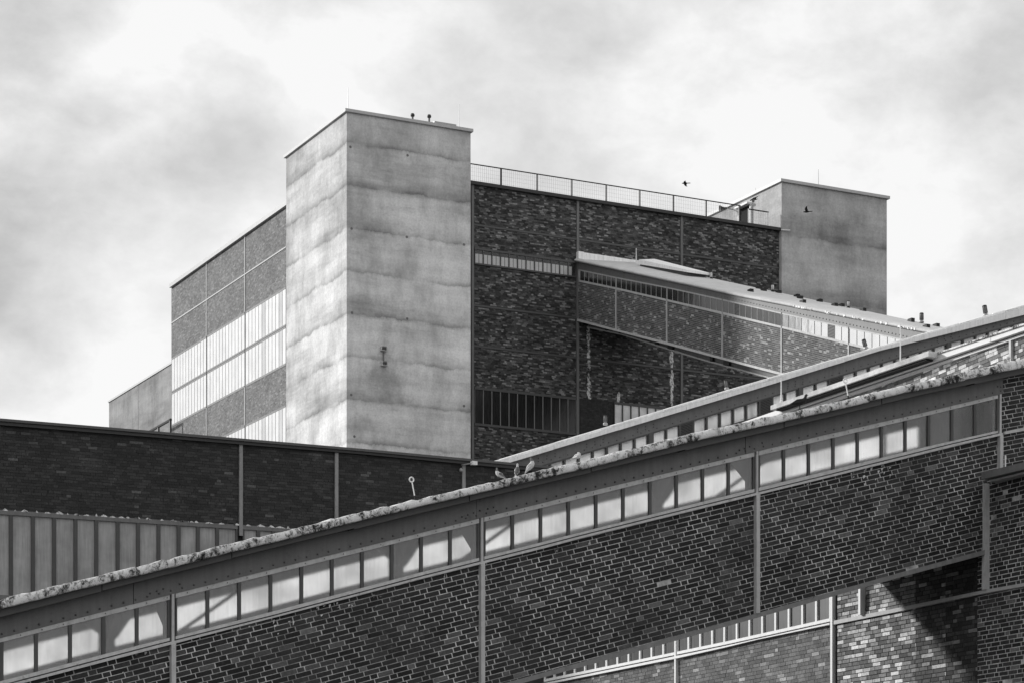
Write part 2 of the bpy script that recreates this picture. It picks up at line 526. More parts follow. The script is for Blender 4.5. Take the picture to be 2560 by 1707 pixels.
class Bricks:
    """collects the bricks of one thing: the 300 that show largest become parts, the rest one joined part"""
    def __init__(s, parent): s.parent = parent; s.cand = []; s.rest = MB(); s.big = []; s.cache = {}

    def panel(s, pl, poly, slope=0.0, L=.25, H=.079, J=.010, tones=(.03, .05), proud=.009, pick=True, org=(0, 0), jit=.0015, light=.06, lightv=.12, d=0.0, JV=None):
        JV = J if JV is None else JV
        if area(poly) < 0: poly = poly[::-1]
        a = math.atan(slope); c, sn = math.cos(a), math.sin(a)
        P = np.array(poly)
        rx = (P[:, 0] - org[0]) * c + (P[:, 1] - org[1]) * sn
        rz = -(P[:, 0] - org[0]) * sn + (P[:, 1] - org[1]) * c
        r0, r1 = int(math.floor(rz.min() / H)), int(math.ceil(rz.max() / H))
        per = 2.5 * L
        X0, X1, Z0 = [], [], []
        for r in range(r0, r1 + 1):
            rr = random.Random(r * 7919 + int(pl.val * 31))
            sh = ((r % 2) * 1.25 + (r % 4 >= 2) * .5) * L + (rr.random() - .5) * .03
            k0 = int(math.floor((rx.min() - sh) / per)) - 1; k1 = int(math.ceil((rx.max() - sh) / per)) + 1
            for k in range(k0, k1):
                b = k * per + sh
                for o, w in ((0, L), (L, L), (2 * L, .5 * L)):
                    X0.append(b + o + JV / 2); X1.append(b + o + w - JV / 2); Z0.append(r * H + J / 2)
        X0 = np.array(X0); X1 = np.array(X1); Z0 = np.array(Z0)
        N = len(X0)
        X0 = X0 + NR.randn(N) * jit; X1 = X1 + NR.randn(N) * jit
        Z0 = Z0 + NR.randn(N) * jit * .6
        Z1 = Z0 + H - J
        keep = (X1 > rx.min()) & (X0 < rx.max()) & (Z1 > rz.min()) & (Z0 < rz.max())
        X0, X1, Z0, Z1 = X0[keep], X1[keep], Z0[keep], Z1[keep]
        N = len(X0)
        cs = np.stack([np.stack([X0, Z0], 1), np.stack([X1, Z0], 1), np.stack([X1, Z1], 1), np.stack([X0, Z1], 1)], 1)
        # back to plane coordinates
        S = cs[:, :, 0] * c - cs[:, :, 1] * sn + org[0]
        Z = cs[:, :, 0] * sn + cs[:, :, 1] * c + org[1]
        ins = np.ones((N, 4), bool)
        n = len(poly)
        for i in range(n):
            ax, ay = poly[i]; bx, by = poly[(i + 1) % n]
            ins &= ((bx - ax) * (Z - ay) - (by - ay) * (S - ax)) >= 0
        full = ins.all(1)
        # corners all outside may still overlap: test boundary bricks by clipping
        tone = tones[0] + (tones[1] - tones[0]) * NR.rand(N) ** 1.3
        lt = NR.rand(N) < light
        tone[lt] = lightv * (.7 + .6 * NR.rand(lt.sum()))
        lv = np.exp(np.round(np.log(tone) * 4) / 4)
        dep = proud + NR.randn(N) * .0018 + d
        idx = np.nonzero(full)[0]
        if pick and len(idx):
            pxs = [pl.px(S[i, 0], Z[i, 0]) for i in idx]
            for i, (x, y) in zip(idx, pxs):
                if 0 < x < 2560 and 0 < y < 1707:
                    wpx = abs(pl.px(S[i, 1], Z[i, 1])[0] - x)
                    s.cand.append((wpx + R.random() * .4 * wpx, pl, S[i], Z[i], lv[i], dep[i], a, X1[i] - X0[i], H - J, d))
                else: s.big.append((pl, S[i], Z[i], lv[i], dep[i], d))
        elif len(idx):
            s.big.append((pl, S[idx], Z[idx], lv[idx], dep[idx], d))
        xmin, xmax = P[:, 0].min(), P[:, 0].max(); zmin, zmax = P[:, 1].min(), P[:, 1].max()
        for i in np.nonzero(~full)[0]:
            if S[i].max() < xmin or S[i].min() > xmax or Z[i].max() < zmin or Z[i].min() > zmax: continue
            q = clip_poly([(S[i, j], Z[i, j]) for j in range(4)], poly)
            if len(q) > 2 and abs(area(q)) > 2e-4:
                s.rest.prism(pl, q, d, dep[i], 0, False, float(lv[i]))

    def finish(s, limit=300):
        s.cand.sort(key=lambda t: -t[0])
        for (_, pl, S, Z, t, dep, a, w, h, d) in s.cand[:limit]:
            key = (round(w, 2), round(h, 3), round(float(t), 3), round(dep - d, 3))
            me = s.cache.get(key)
            if me is None:
                mb = MB(); w2, h2, dd = key[0] / 2, h / 2, max(dep - d, .002)
                mb.add([(-w2, -dd, -h2), (w2, -dd, -h2), (w2, -dd, h2), (-w2, -dd, h2), (-w2, 0, -h2), (w2, 0, -h2), (w2, 0, h2), (-w2, 0, h2)],
                       [(0, 1, 2, 3), (0, 4, 5, 1), (1, 5, 6, 2), (2, 6, 7, 3), (3, 7, 4, 0), (4, 7, 6, 5)], 0, float(t))
                me = bpy.data.meshes.new('brick')
                me.from_pydata(mb.v, [], mb.f); me.materials.append(BRICK)
                at = me.attributes.new('tone', 'FLOAT', 'FACE'); at.data.foreach_set('value', mb.t)
                s.cache[key] = me
            o = bpy.data.objects.new('brick', me)
            COL.objects.link(o)
            cx, cz = float(S.mean()), float(Z.mean())
            loc = Matrix.Translation(pl.w(cx, cz, d))
            rot = Matrix.Rotation(-a, 4, 'Y')
            if pl.k == 'u':
                rot = Matrix(((0, 1, 0, 0), (1, 0, 0, 0), (0, 0, 1, 0), (0, 0, 0, 1))) @ rot
                rot = rot @ Matrix.Identity(4)
            attach(o, s.parent)
            o.matrix_basis = loc @ rot
        for (_, pl, S, Z, t, dep, a, w, h, d) in s.cand[limit:]: s.big.append((pl, S, Z, t, dep, d))
        # vectorised assembly of the rest
        V, T = [], []
        for (pl, S, Z, t, dep, d) in s.big:
            S = np.atleast_2d(S); Z = np.atleast_2d(Z); t = np.atleast_1d(t); dep = np.atleast_1d(dep)
            n = len(S); A = np.zeros((n, 8, 3))
            i0, i1 = (0, 1) if pl.k == 'v' else (1, 0)
            A[:, :4, i0] = S; A[:, 4:, i0] = S; A[:, :4, 2] = Z; A[:, 4:, 2] = Z
            A[:, :4, i1] = (pl.val - dep)[:, None]; A[:, 4:, i1] = pl.val - d
            V.append(A.reshape(-1, 3)); T.append(t)
        if V:
            V = np.concatenate(V); T = np.concatenate(T); n = len(T)
            fb = np.array([(0, 1, 2, 3), (0, 4, 5, 1), (1, 5, 6, 2), (2, 6, 7, 3), (3, 7, 4, 0)])
            Fq = (fb[None] + 8 * np.arange(n)[:, None, None]).reshape(-1, 4)
            tq = np.repeat(T, 5)
        else:
            V = np.zeros((0, 3)); Fq = np.zeros((0, 4), int); tq = np.zeros(0)
        nv = len(V)
        vv = V.tolist() + s.rest.v
        ff = Fq.tolist() + [[nv + i for i in f] for f in s.rest.f]
        me = bpy.data.meshes.new('brickwork')
        me.from_pydata(vv, [], ff)
        me.materials.append(BRICK)
        at = me.attributes.new('tone', 'FLOAT', 'FACE'); at.data.foreach_set('value', list(tq) + s.rest.t)
        me.update()
        o = bpy.data.objects.new('brickwork', me)
        COL.objects.link(o); attach(o, s.parent)
        o['kind'] = 'stuff'
        return o


def quad(fb, ft, a, b):
    return [(a, fb(a)), (b, fb(b)), (b, ft(b)), (a, ft(a))]


def strip(root, pl, cuts, f_out_t, f_in_t, f_in_b, f_out_b, mw, pane, rail, mull, louvre=(), d0=.0, d1=.05, dp=.012, hide=None):
    """a row of windows; cuts are s positions; each window is rails + mullions with its own pane"""
    for i in range(len(cuts) - 1):
        a, b = sorted((cuts[i], cuts[i + 1]))
        mb = MB()
        mb.band(pl, a, b, f_in_t, f_out_t, d0, d1, 0)
        mb.band(pl, a, b, f_out_b, f_in_b, d0, d1, 0)
        g = lambda s_: [(s_[0], f_in_b(s_[0])), (s_[1], f_in_b(s_[1])), (s_[1], f_in_t(s_[1])), (s_[0], f_in_t(s_[0]))]
        mb.prism(pl, g((a, a + mw)), d0, d1 - .004, 1)
        mb.prism(pl, g((b - mw, b)), d0, d1 - .004, 1)
        fr = mb.build('window', [rail, mull], root)
        if i in louvre:
            lv = MB()
            nb = 9
            lv.prism(pl, g((a + mw, b - mw)), d0, d0 + .004, 0)
            for k in range(nb):
                t0, t1 = (k + .15) / nb, (k + .75) / nb
                x0, x1 = a + mw, b - mw
                h0 = f_in_t(x0) - f_in_b(x0); h1 = f_in_t(x1) - f_in_b(x1)
                lv.prism(pl, [(x0, f_in_b(x0) + h0 * t0), (x1, f_in_b(x1) + h1 * t0), (x1, f_in_b(x1) + h1 * t1), (x0, f_in_b(x0) + h0 * t1)], d0 + .004, d1 - .01, 1)
            o = lv.build('louvre', [DARK, FRAME_D], fr)
        else:
            pb = MB()
            if pane in (G_FRONT, G_G2): pb.prism(pl, g((a + mw, b - mw)), dp - .012, dp)
            else: pb.add([pl.w(x, z, dp) for x, z in g((a + mw, b - mw))], [(0, 1, 2, 3)])
            pb.build('pane', pane if not isinstance(pane, list) else pane[i % len(pane)], fr)


def even(a, b, n): return [a + (b - a) * i / n for i in range(n + 1)]


def rivets(mb, pts, pl, r=.018, d=.0, mi=0):
    for (a, z) in pts:
        c = Vector(pl.w(a, z, d)); n = Vector(pl.w(a, z, d + 1)) - c
        mb.lathe(c, [(r, 0), (r * .8, r * .6), (r * .3, r * .9)], 6, mi, n)


# ================================================================== GROUND
mb = MB(); S_ = 3000
mb.add([(-S_, -S_, 0), (S_, -S_, 0), (S_, S_, 0), (-S_, S_, 0)], [(0, 1, 2, 3)])
g = mb.build('ground', m_ground()); g['kind'] = 'structure'; g['label'] = 'dark asphalt yard between the works buildings'

# ================================================================== MAIN BUILDING AND TOWERS
VM = 105.0
PM = Pl('v', VM)
main = thing('main_building', (55, VM, 0), 'tall flat-roofed brick works building between the two concrete towers, with steel banding', 'building')
sx0, sx1 = PM.S(1160), PM.S(1962)
mcap_t = PM.sz(1177, 454.6)[1]; mcap_b = PM.sz(1177, 462.5)[1]
UL = None
# volumes
PT = Pl('v', VM - 1.0)                       # left tower front
uT = PT.S(866.7)                             # left tower left face
PTL = Pl('u', uT)
vT1 = PTL.S(715.5)
PL_ = Pl('u', uT + .45)                      # brick flank
vL0, vL1 = vT1 - .3, PL_.S(428.5)
flank_t = PL_.sz(570, (725.8 + (516.5 - 725.8) * (570 - 427.9) / (712.5 - 427.9)))[1]
mb = MB()
mb.box(uT + .5, PM.S(1958), VM + .03, vL1 - .02, 0, min(mcap_b, flank_t) - .4)
mb.box(PM.S(1160), PM.S(1958), VM + .03, vT1 + 1, 0, mcap_b - .02)
mb.build('wall', MORT_F, main)
tag_l = None
ztop = mcap_b
# horizontals on the main face
zb = lambda px, py: PM.sz(px, py)[1]
cols = [PM.S(1181), PM.S(1443.7), PM.S(1703.5), PM.S(1951)]
hz = [zb(1180, 561.6), zb(1180, 763), zb(1180, 863.6)]
w1t, w1b = zb(1180, 619), zb(1180, 661)
w2t, w2b = zb(1180, 966), zb(1180, 1062)
# steel bands and columns
st = MB()
for z in hz:
    st.band(PM, cols[0], cols[3], const(z - .05), const(z + .05), -.03, .035)
st.build('steel_band', STEEL_D, main)
for c_ in cols:
    w_ = .10
    w_ = .07
    MB().band(PM, c_ - w_, c_ + w_, const(0), const(mcap_b), -.03, .06).build('steel_column', STEEL_M if c_ is not cols[1] else STEEL_M, main)
MB().band(PM, sx0, PM.S(1952.5), const(mcap_b), const(mcap_t), -.6, .18).build('roof_edge', CAP_D, main)
br = Bricks(main)
mt = dict(tones=(.024, .115), L=.25, H=.080, J=.008, light=.17, lightv=.21, proud=.012, jit=.003)
PMb = PM
zs = [0] + sorted([w2b, w2t, hz[2], hz[1], w1b, w1t, hz[0], mcap_b])
zs[0] = zb(1180, 1190)
for ci in range(3):
    a, b = cols[ci] + .1, cols[ci + 1] - .1
    for k in range(len(zs) - 1):
        z0, z1 = zs[k], zs[k + 1]
        if abs(z0 - w2b) < .01 and ci < 2: continue
        if abs(z0 - w1b) < .01 and ci == 0: continue
        z0 += .07 if any(abs(z0 - h) < .01 for h in hz) else 0
        z1 -= .07 if any(abs(z1 - h) < .01 for h in hz) else 0
        br.panel(PMb, [(a, z0), (b, z0), (b, z1), (a, z1)], 0, d=-.0, org=(0, 0), **mt)
# mortar face just behind the bricks
MB().prism(PM, [(cols[0], 0), (cols[3], 0), (cols[3], mcap_b), (cols[0], mcap_b)], -.03, -.0, 0).build('mortar_bed', MORT_F, main)
br.finish()
# upper window strip: added white panels paint the brightness seen through it
a, b = cols[0] + .1, cols[1] - .1
f = const
MB().band(PM, a, b, f(w1b), f(w1t), .002, .006).build('window_recess', DARK, main)
strip(main, PM, even(a, b, 12), f(w1t), f(w1t - .10), f(w1b + .08), f(w1b), .025, m_glass('upper_strip_glass', .85, .4, .02, .3), STEEL_D, STEEL_D, d0=.006, d1=.09, dp=.05)
bl = MB()
cw = (b - a) / 12
for i in range(12):
    for k in range(2):
        if i == 11 and k: continue
        x0 = a + cw * i + cw * (.10 + .46 * k)
        bl.prism(PM, [(x0, w1b + .08), (x0 + cw * .38, w1b + .08), (x0 + cw * .38, w1t - .30), (x0, w1t - .30)], .006, .03)
bl.build('painted_light_panel', PAINTED_LIGHT, main)
# lower window strip, dark
strip(main, PM, even(a, b, 12), f(w2t), f(w2t - .12), f(w2b + .12), f(w2b), .02, G_DARK, STEEL_D, m_paint('thin_mullion', .2, .2), d0=.003, d1=.07, dp=.02)
MB().band(PM, PM.S(1450), PM.S(1533), f(w2b), f(w2t), .003, .03).build('brick_infill', m_farbrick('dark_infill_brick', .02, .04, .02, 0), main)
strip(main, PM, even(PM.S(1534.5), cols[2] - .1, 8), f(w2t), f(w2t - .12), f(w2b + .12), f(w2b), .03, G_WHITE, STEEL_D, FRAME_D, d0=.003, d1=.07, dp=.02)
# lime streaks running down the brick below the bridge
for (px, y0, y1, w_) in ((1471, 822, 998, .16), (1679, 886, 1012, .16), (1546, 990, 1006, .05)):
    sm = MB()
    for k in range(90):
        t = k / 90 + R.random() * .01
        py = y0 + (y1 - y0) * t
        cx_, cz_ = PM.sz(px + R.gauss(0, 1.5), py)
        ww = w_ * (.3 + .9 * R.random()) * (.5 + .5 * math.sin(t * 7 + 1) ** 2)
        if R.random() < .2: continue
        hh = .12 + .25 * R.random()
        sm.prism(PM, [(cx_ - ww / 2, cz_), (cx_, cz_ - hh * .5), (cx_ + ww / 2, cz_ + hh * .2), (cx_ + ww * .2, cz_ + hh * .8), (cx_ - ww * .3, cz_ + hh * .6)], .012, .016 + k * .00006)
    sm.build('lime_streak', STREAK, main)

# left flank of the main building (brick, opal glazing)
fl = lambda pts: Ln(PL_, pts)
fz = lambda px, py: PL_.sz(px, py)[1]
z_e = flank_t
zc = sum(fz(*p) for p in ((429, 810), (712, 618.5))) / 2
zw1 = sum(fz(*p) for p in ((429, 896), (712, 718))) / 2
zmid = sum(fz(*p) for p in ((429, 985), (712, 813))) / 2
zw2 = sum(fz(*p) for p in ((429, 1069), (712, 911))) / 2
zw3 = sum(fz(*p) for p in ((558, 1093), (712, 1008.7))) / 2
fcols = [PL_.S(428.5), PL_.S(517), PL_.S(613), PL_.S(716)]
mb = MB()
for z0, z1 in ((zw1, z_e), (zw3, zw2), (0, zw3 - 5.5)):
    mb.band(PL_, fcols[0], fcols[3] - .4, f(z0), f(z1), -.1, 0)
mb.build('flank_wall', FACE_BR, main)
MB().band(PL_, fcols[0] - .05, fcols[3] - .5, f(z_e), f(z_e + .22), -.5, .16).build('roof_edge', CAP_L, main)
mb = MB()
mb.band(PL_, fcols[0], fcols[3], f(zc - .035), f(zc + .035), 0, .03)
for c_ in fcols[1:3]:
    for z0, z1 in ((zw1, zc - .04), (zc + .04, z_e), (zw3, zw2)):
        mb.band(PL_, c_ - .04, c_ + .04, f(z0), f(z1), 0, .035)
mb.build('joint_strip', COLUMN, main)
for i in range(3):
    WPANES = [G_WHITE if R.random() < .88 else G_WHITE2 for _ in range(11)]
    a, b = fcols[i] - .06, fcols[i + 1] + .06
    c2 = even(b, a, 12)
    strip(main, PL_, c2, f(zw1), f(zw1 - .1), f(zmid + .1), f(zmid + .01), .018, WPANES, STEEL_M, STEEL_M, d0=-.1, d1=.016, dp=.004)
    strip(main, PL_, c2, f(zmid - .01), f(zmid - .1), f(zw2 + .12), f(zw2), .018, WPANES, STEEL_M, STEEL_M, d0=-.1, d1=.016, dp=.004)
    strip(main, PL_, c2, f(zw3), f(zw3 - .1), f(zw3 - 4.4), f(zw3 - 4.5), .018, WPANES, STEEL_M, STEEL_M, d0=-.1, d1=.016, dp=.004)

# rear concrete block
PR = Pl('u', uT + .7)
rear = thing('rear_block', (uT + 5, 150, 0), 'low plain grey concrete block adjoining the far left end of the brick works', 'building')
zr = PR.sz(346, 1005.7 + (911 - 1005.7) * (346 - 272.5) / (426.7 - 272.5))[1]
v_r = PR.S(272.5)
vj = PR.S(346)
MB().box(PR.val, PR.val + 9, vL1 + .02, vj - .02, 0, zr).build('wall_panel', CONC_B, rear)
MB().box(PR.val, PR.val + 9, vj + .02, v_r, 0, zr).build('wall_panel', CONC_B, rear)
MB().box(PR.val - .06, PR.val + 9, vL1 + .02, v_r + .05, zr, zr + .12).build('roof_edge', GREYM, rear)
# diagonal steel catwalk in front of the block
cw_ = thing('roof_catwalk', PR.w(PR.S(400), zr - 4, .8), 'short dark sloping steel gangway at the foot of the rear concrete block', 'gangway')
PC = PR.off(.8)
p0, p1 = PC.sz(372, 1079), PC.sz(427, 1048)
MB().tube(PC.w(*p0), PC.w(*p1), .09, 6).tube(PC.w(p0[0], p0[1] - 1.1), PC.w(p1[0], p1[1] - 1.1), .12, 6).build('rail', CAP_D, cw_)
mb = MB()
for t in (.02, .45, .98):
    s_ = p0[0] + (p1[0] - p0[0]) * t; z_ = p0[1] + (p1[1] - p0[1]) * t
    mb.tube(PC.w(s_, z_), PC.w(s_, z_ - 3.2), .07, 6)
mb.build('post', CAP_D, cw_)

# ---- left tower
tl = thing('concrete_tower', (uT + 3, VM, 0), 'tallest pale concrete stair tower with wavy pour marks, left of the brick wall', 'tower')
zt = PT.sz(866.7, 281)[1]
mb = MB()
mb.box(uT, PT.S(1176.5), PT.val, vT1, 0, zt)
mb.build('shaft', CONC_T, tl)
MB().box(uT - .12, PT.S(1176.5) + .1, PT.val - .12, vT1 + .1, zt, zt + .15).build('roof_edge', CAP_L, tl)
# tie-hole plugs
mb = MB()
for (x, y) in ((876, 368), (1019, 389), (879, 572), (1017, 593), (1160, 612), (880, 782), (1018, 797), (878, 986), (1160, 1014), (886, 1090)):
    c = PT.sz(x, y)
    mb.lathe(PT.w(c[0], c[1], .0), [(.07, 0), (.06, .006)], 8, 0, (0, -1, 0))
mb.build('tie_hole', STEEL_M, tl)
for (x0, y0, x1, y1) in ((950, 866, 965, 880), (951.5, 902.5, 966, 917)):
    a0, z1 = PT.sz(x0, y0); a1, z0 = PT.sz(x1, y1 - 1)
    vb = thing('wall_vent', PT.w(a0, z0), ('upper' if y0 < 900 else 'lower') + ' small square vent box on the face of the tallest tower', 'vent', 'vent boxes on the tallest tower')
    MB().prism(PT, [(a0, z0), (a1, z0), (a1, z1), (a0, z1)], .0, .16).build('housing', FRAME_L, vb)
    mb = MB(); q = (z1 - z0)
    mb.prism(PT, [(a0 + .05, z0 + .05), (a1 - .05, z0 + .05), (a1 - .05, z1 - .07), (a0 + .05, z1 - .07)], .16, .165)
    for k in range(4):
        mb.prism(PT, [(a0 + .05, z0 + .06 + q * .2 * k), (a1 - .05, z0 + .06 + q * .2 * k), (a1 - .05, z0 + .08 + q * .2 * k), (a0 + .05, z0 + .08 + q * .2 * k)], .165, .2, 1)
    mb.build('grille', [DARK, STEEL_M], vb)
a0, z0 = PT.sz(958, 902); z1 = PT.sz(958, 880)[1]
tag(MB().tube(PT.w(a0, z0, .04), PT.w(a0, z1, .04), .03, 6).build('conduit', STEEL_M), 'short vertical conduit linking the two vent boxes on the tallest tower', 'conduit')
# roof-top gear on left tower
zr_ = zt + .15
P7 = Pl('v', PT.val + 1.4)
for (x0, y0, x1, y1, lb) in ((897, 277, 1026, 297, 'long'), (1086, 303, 1141, 311, 'short')):
    a0, z0 = P7.sz(x0, y0); a1 = P7.S(x1)
    so = thing('roof_panel', P7.w(a0, zr_), f'{lb} flat grey sheet rack lying on the roof of the tallest tower', 'panel')
    MB().box(a0, a1, P7.val, P7.val + 1.6, z0 - .1, z0).build('sheet', GREYM, so)
    mb = MB()
    for x in even(a0 + .1, a1 - .1, 3): mb.box(x - .04, x + .04, P7.val + .1, P7.val + .3, zr_, z0 - .1)
    mb.build('support', GREYM, so)
for (x, y, lb) in ((1031.5, 288, 'left'), (1073, 291, 'right')):
    a0, z0 = P7.sz(x, y)
    ve = thing('roof_ventilator', P7.w(a0, zr_), f'{lb} of two small dark mushroom vents on the tallest tower roof', 'vent', 'mushroom vents on the tower')
    MB().lathe(P7.w(a0, zr_), [(.05, 0), (.05, z0 - zr_ - .08)], 10).build('pipe', STEEL_M, ve, True)
    MB().lathe(P7.w(a0, z0 - .1), [(.06, 0), (.10, .03), (.11, .10), (.07, .17), (.0, .19)], 12).build('hood', CAP_D, ve, True)


def rod(name, pl, px, y0, y1, r, mat, label, cat='rod', group=None):
    a, z0 = pl.sz(px, y0); z1 = pl.sz(px, y1)[1]
    mb = MB(); mb.tube(pl.w(a, z1), pl.w(a, z0), r, 6, 0, r * .6)
    mb.lathe(pl.w(a, z1), [(r * 1.8, 0), (r * 1.8, .03), (r, .06)], 8)
    o = mb.build(name, mat)
    return tag(o, label, cat, group)


rod('lightning_rod', Pl('v', PT.val + .2), 869.7, 219, 277, .018, GREYM, 'thin lightning rod on the near corner of the tallest tower', 'lightning rod', 'lightning rods')
rod('lightning_rod', Pl('v', PT.val + .6), 1148, 262, 321, .014, GREYM, 'faint thin lightning rod at the right end of the tallest tower roof', 'lightning rod', 'lightning rods')

# ---- right tower
PRT = Pl('v', VM - .25)
uR = PRT.S(1954)
PRL = Pl('u', uR)
vR1 = PRL.S(1765) + 1.5
tr_ = thing('concrete_tower', (uR + 3, VM, 0), 'lower grey concrete tower at the right end of the brick wall with a roof door', 'tower')
ztr = PRT.sz(1954, 455.7)[1]
MB().box(uR, PRT.S(2217), PRT.val, vR1, 0, ztr).build('shaft', CONC_R, tr_)
MB().box(uR - .12, PRT.S(2217) + .14, PRT.val - .12, vR1 + .1, ztr, ztr + .16).build('roof_edge', CAP_L, tr_)
d0, dz1 = PRL.sz(1878, 512); d1_, _ = PRL.sz(1851, 527)
dr = MB().prism(PRL, [(d0, mcap_t - .5), (d1_, mcap_t - .5), (d1_, dz1), (d0, dz1)], .01, .03).build('door_opening', DARK, tr_)
mb = MB()
mb.prism(PRL, [(d0 - .1, mcap_t - .5), (d0, mcap_t - .5), (d0, dz1), (d0 - .1, dz1)], .01, .12)
mb.prism(PRL, [(d1_, mcap_t - .5), (d1_ + .1, mcap_t - .5), (d1_ + .1, dz1), (d1_, dz1)], .01, .12)
mb.prism(PRL, [(d0 - .1, dz1), (d1_ + .1, dz1), (d1_ + .1, dz1 + .1), (d0 - .1, dz1 + .1)], .01, .35)
mb.build('door_frame', FRAME_W, tr_)
rod('lightning_rod', Pl('v', PRT.val + .8), 2046, 424, 466, .02, GREYM, 'thin lightning rod on the flat roof of the lower right tower', 'lightning rod', 'lightning rods')
rod('lightning_rod', Pl('u', PRL.val + .2), 1889, 470, 486, .014, GREYM, 'tiny lightning rod on the left roof edge of the lower right tower', 'lightning rod', 'lightning rods')

# horn loudspeaker
a0, z0 = PRL.sz(1831, 524)
c = Vector(PRL.w(a0, z0, .5))
hs = thing('horn_loudspeaker', c, 'dark horn siren mounted beside the roof door of the right tower', 'loudspeaker')
MB().lathe(c, [(.05, -.1), (.055, 0), (.09, .14), (.18, .28), (.19, .30), (.14, .27)], 14, 0, (-1, .25, -.15)).build('horn', BLACKR, hs, True)
MB().tube(c, PRL.w(a0, z0, 0), .03, 6).build('bracket', GREYM, hs)

# railing along the main roof
rl = thing('roof_railing', (cols[0], VM + .1, mcap_t), 'long thin steel railing with wire infill along the brick building roof edge', 'railing')
PRR = Pl('v', VM + .05)
rt = Ln(PRR, [(1177, 410), (1851.5, 514)])
zrt = rt(PRR.S(1500))
posts = [1253.5, 1343, 1430, 1515.7, 1600, 1684, 1766, 1849]
for x in posts:
    s_ = PRR.S(x)
    MB().box(s_ - .035, s_ + .035, PRR.val, PRR.val + .07, mcap_t, zrt).build('post', CAP_D, rl)
MB().tube((PRR.S(1170), PRR.val + .03, zrt), (PRR.S(1852), PRR.val + .03, zrt), .03, 6).build('handrail', CAP_D, rl)
MB().tube((PRR.S(1170), PRR.val + .03, mcap_t + .08), (PRR.S(1852), PRR.val + .03, mcap_t + .08), .015, 6).build('bottom_rail', GREYM, rl)
xs = [1176] + posts
for i in range(len(xs) - 1):
    MB().add([(PRR.S(xs[i]), PRR.val + .03, mcap_t + .08), (PRR.S(xs[i + 1]), PRR.val + .03, mcap_t + .08), (PRR.S(xs[i + 1]), PRR.val + .03, zrt), (PRR.S(xs[i]), PRR.val + .03, zrt)], [(0, 1, 2, 3)]) if False else None
    m_ = MB(); m_.add([(PRR.S(xs[i]), PRR.val + .03, mcap_t + .08), (PRR.S(xs[i + 1]), PRR.val + .03, mcap_t + .08), (PRR.S(xs[i + 1]), PRR.val + .03, zrt), (PRR.S(xs[i]), PRR.val + .03, zrt)], [(0, 1, 2, 3)])
    m_.build('wire_infill', MESHM, rl)
gt = thing('roof_gate', (PRR.S(1878), VM, mcap_t), 'short white-posted railing piece in front of the roof door of the right tower', 'railing')
z2 = zrt - .02
mb = MB()
for x in (1879, 1927): mb.tube((PRR.S(x), PRR.val + .3, mcap_t - .1), (PRR.S(x), PRR.val + .3, z2), .035, 6)
mb.build('post', FRAME_W, gt)
MB().tube((PRR.S(1878), PRR.val + .3, z2), (PRR.S(1929), PRR.val + .3, z2), .035, 6).build('handrail', CAP_D, gt)
m_ = MB(); m_.add([(PRR.S(1879), PRR.val + .3, mcap_t), (PRR.S(1927), PRR.val + .3, mcap_t), (PRR.S(1927), PRR.val + .3, z2), (PRR.S(1879), PRR.val + .3, z2)], [(0, 1, 2, 3)])
m_.build('wire_infill', MESHM, gt)
a0, z0 = PRR.sz(1822.6, 550)
tag(MB().lathe((a0, PRR.val + .6, z0 - .3), [(.05, 0), (.07, .1), (.09, .3), (.05, .42), (0, .45)], 10).build('roof_lamp', WHITE, None, True), 'tiny white lamp on the brick roof just left of the roof door', 'lamp')
a0, z0 = PRT.sz(1957, 576)
tag(MB().tube(PRT.w(a0 - .1, z0), PRT.w(a0 + .35, z0 - .02, .2), .04, 6).build('overflow_spout', WHITE), 'small white spout at the roof corner where brick meets the right tower', 'spout')

# ================================================================== BRIDGE 3: comes down from the main wall towards the camera
u3 = PM.S(1444.6)
P3 = Pl('u', u3)
b3 = thing('conveyor_bridge', P3.w(90, 10), 'sloping brick conveyor bridge coming down from the tall brick wall, with bright roof', 'conveyor bridge', 'conveyor bridges of the works')
v3a, v3b = VM - .02, P3.S(2395)
L3 = lambda pts: Ln(P3, pts)
r3b = L3([(1444.6, 654.4), (1800, 730), (1850, 742), (2308, 829.8)])
w3t = L3([(1446, 673), (1541, 692.7), (1667, 717.3), (1800, 746), (1954.5, 781.6), (2123, 817.8), (2245.7, 843.9)])
p3b = L3([(1458, 702), (1540, 719), (1666, 748), (1800, 778.6), (1955, 815.7), (2123, 856), (2245, 884)])
s3b = L3([(1451, 705.5), (1540, 724), (1666, 753), (1800, 784.7), (1955, 820.8), (2123, 862), (2245, 891)])
k3b = L3([(1448.5, 798), (1540.5, 822.8), (1670, 855), (1806.7, 892.4), (1956, 931)])
e3b = L3([(1448.5, 804), (1670, 861.5), (1956, 937.5)])
div3 = [P3.S(x) for x in (1541, 1668, 1807, 1955, 2123, 2320)]
W3 = PM.S(1602.4) - u3
mb = MB()
mb.band(P3, v3b, v3a, k3b, shifted(w3t, .0), -.25, -.0)
core = mb.build('wall', MORT_G3, b3)
mb = MB(); mb.band(P3, v3b, v3a, k3b, r3b, -W3, -W3 + .25); mb.build('rear_wall', MORT_D, b3)
MB().band(P3, v3b, v3a, shifted(e3b, 0), k3b, -W3, .07).build('floor_beam', COLUMN, b3)
MB().band(P3, v3b, v3a, w3t, r3b, -.2, .05).build('eaves_beam', STEEL, b3)
bk3 = Bricks(b3)
ed = [v3a] + div3
for i in range(len(ed) - 1):
    a, b = ed[i + 1] + .06, ed[i] - .06
    if a < v3b: a = v3b
    sl = (s3b(b) - s3b(a)) / (b - a)
    bk3.panel(P3, quad(k3b, s3b, a, b), sl, tones=(.08, .16), L=.25, H=.083, J=.013, light=.12, lightv=.33, proud=.012, org=(b, s3b(b)))
bk3.finish()
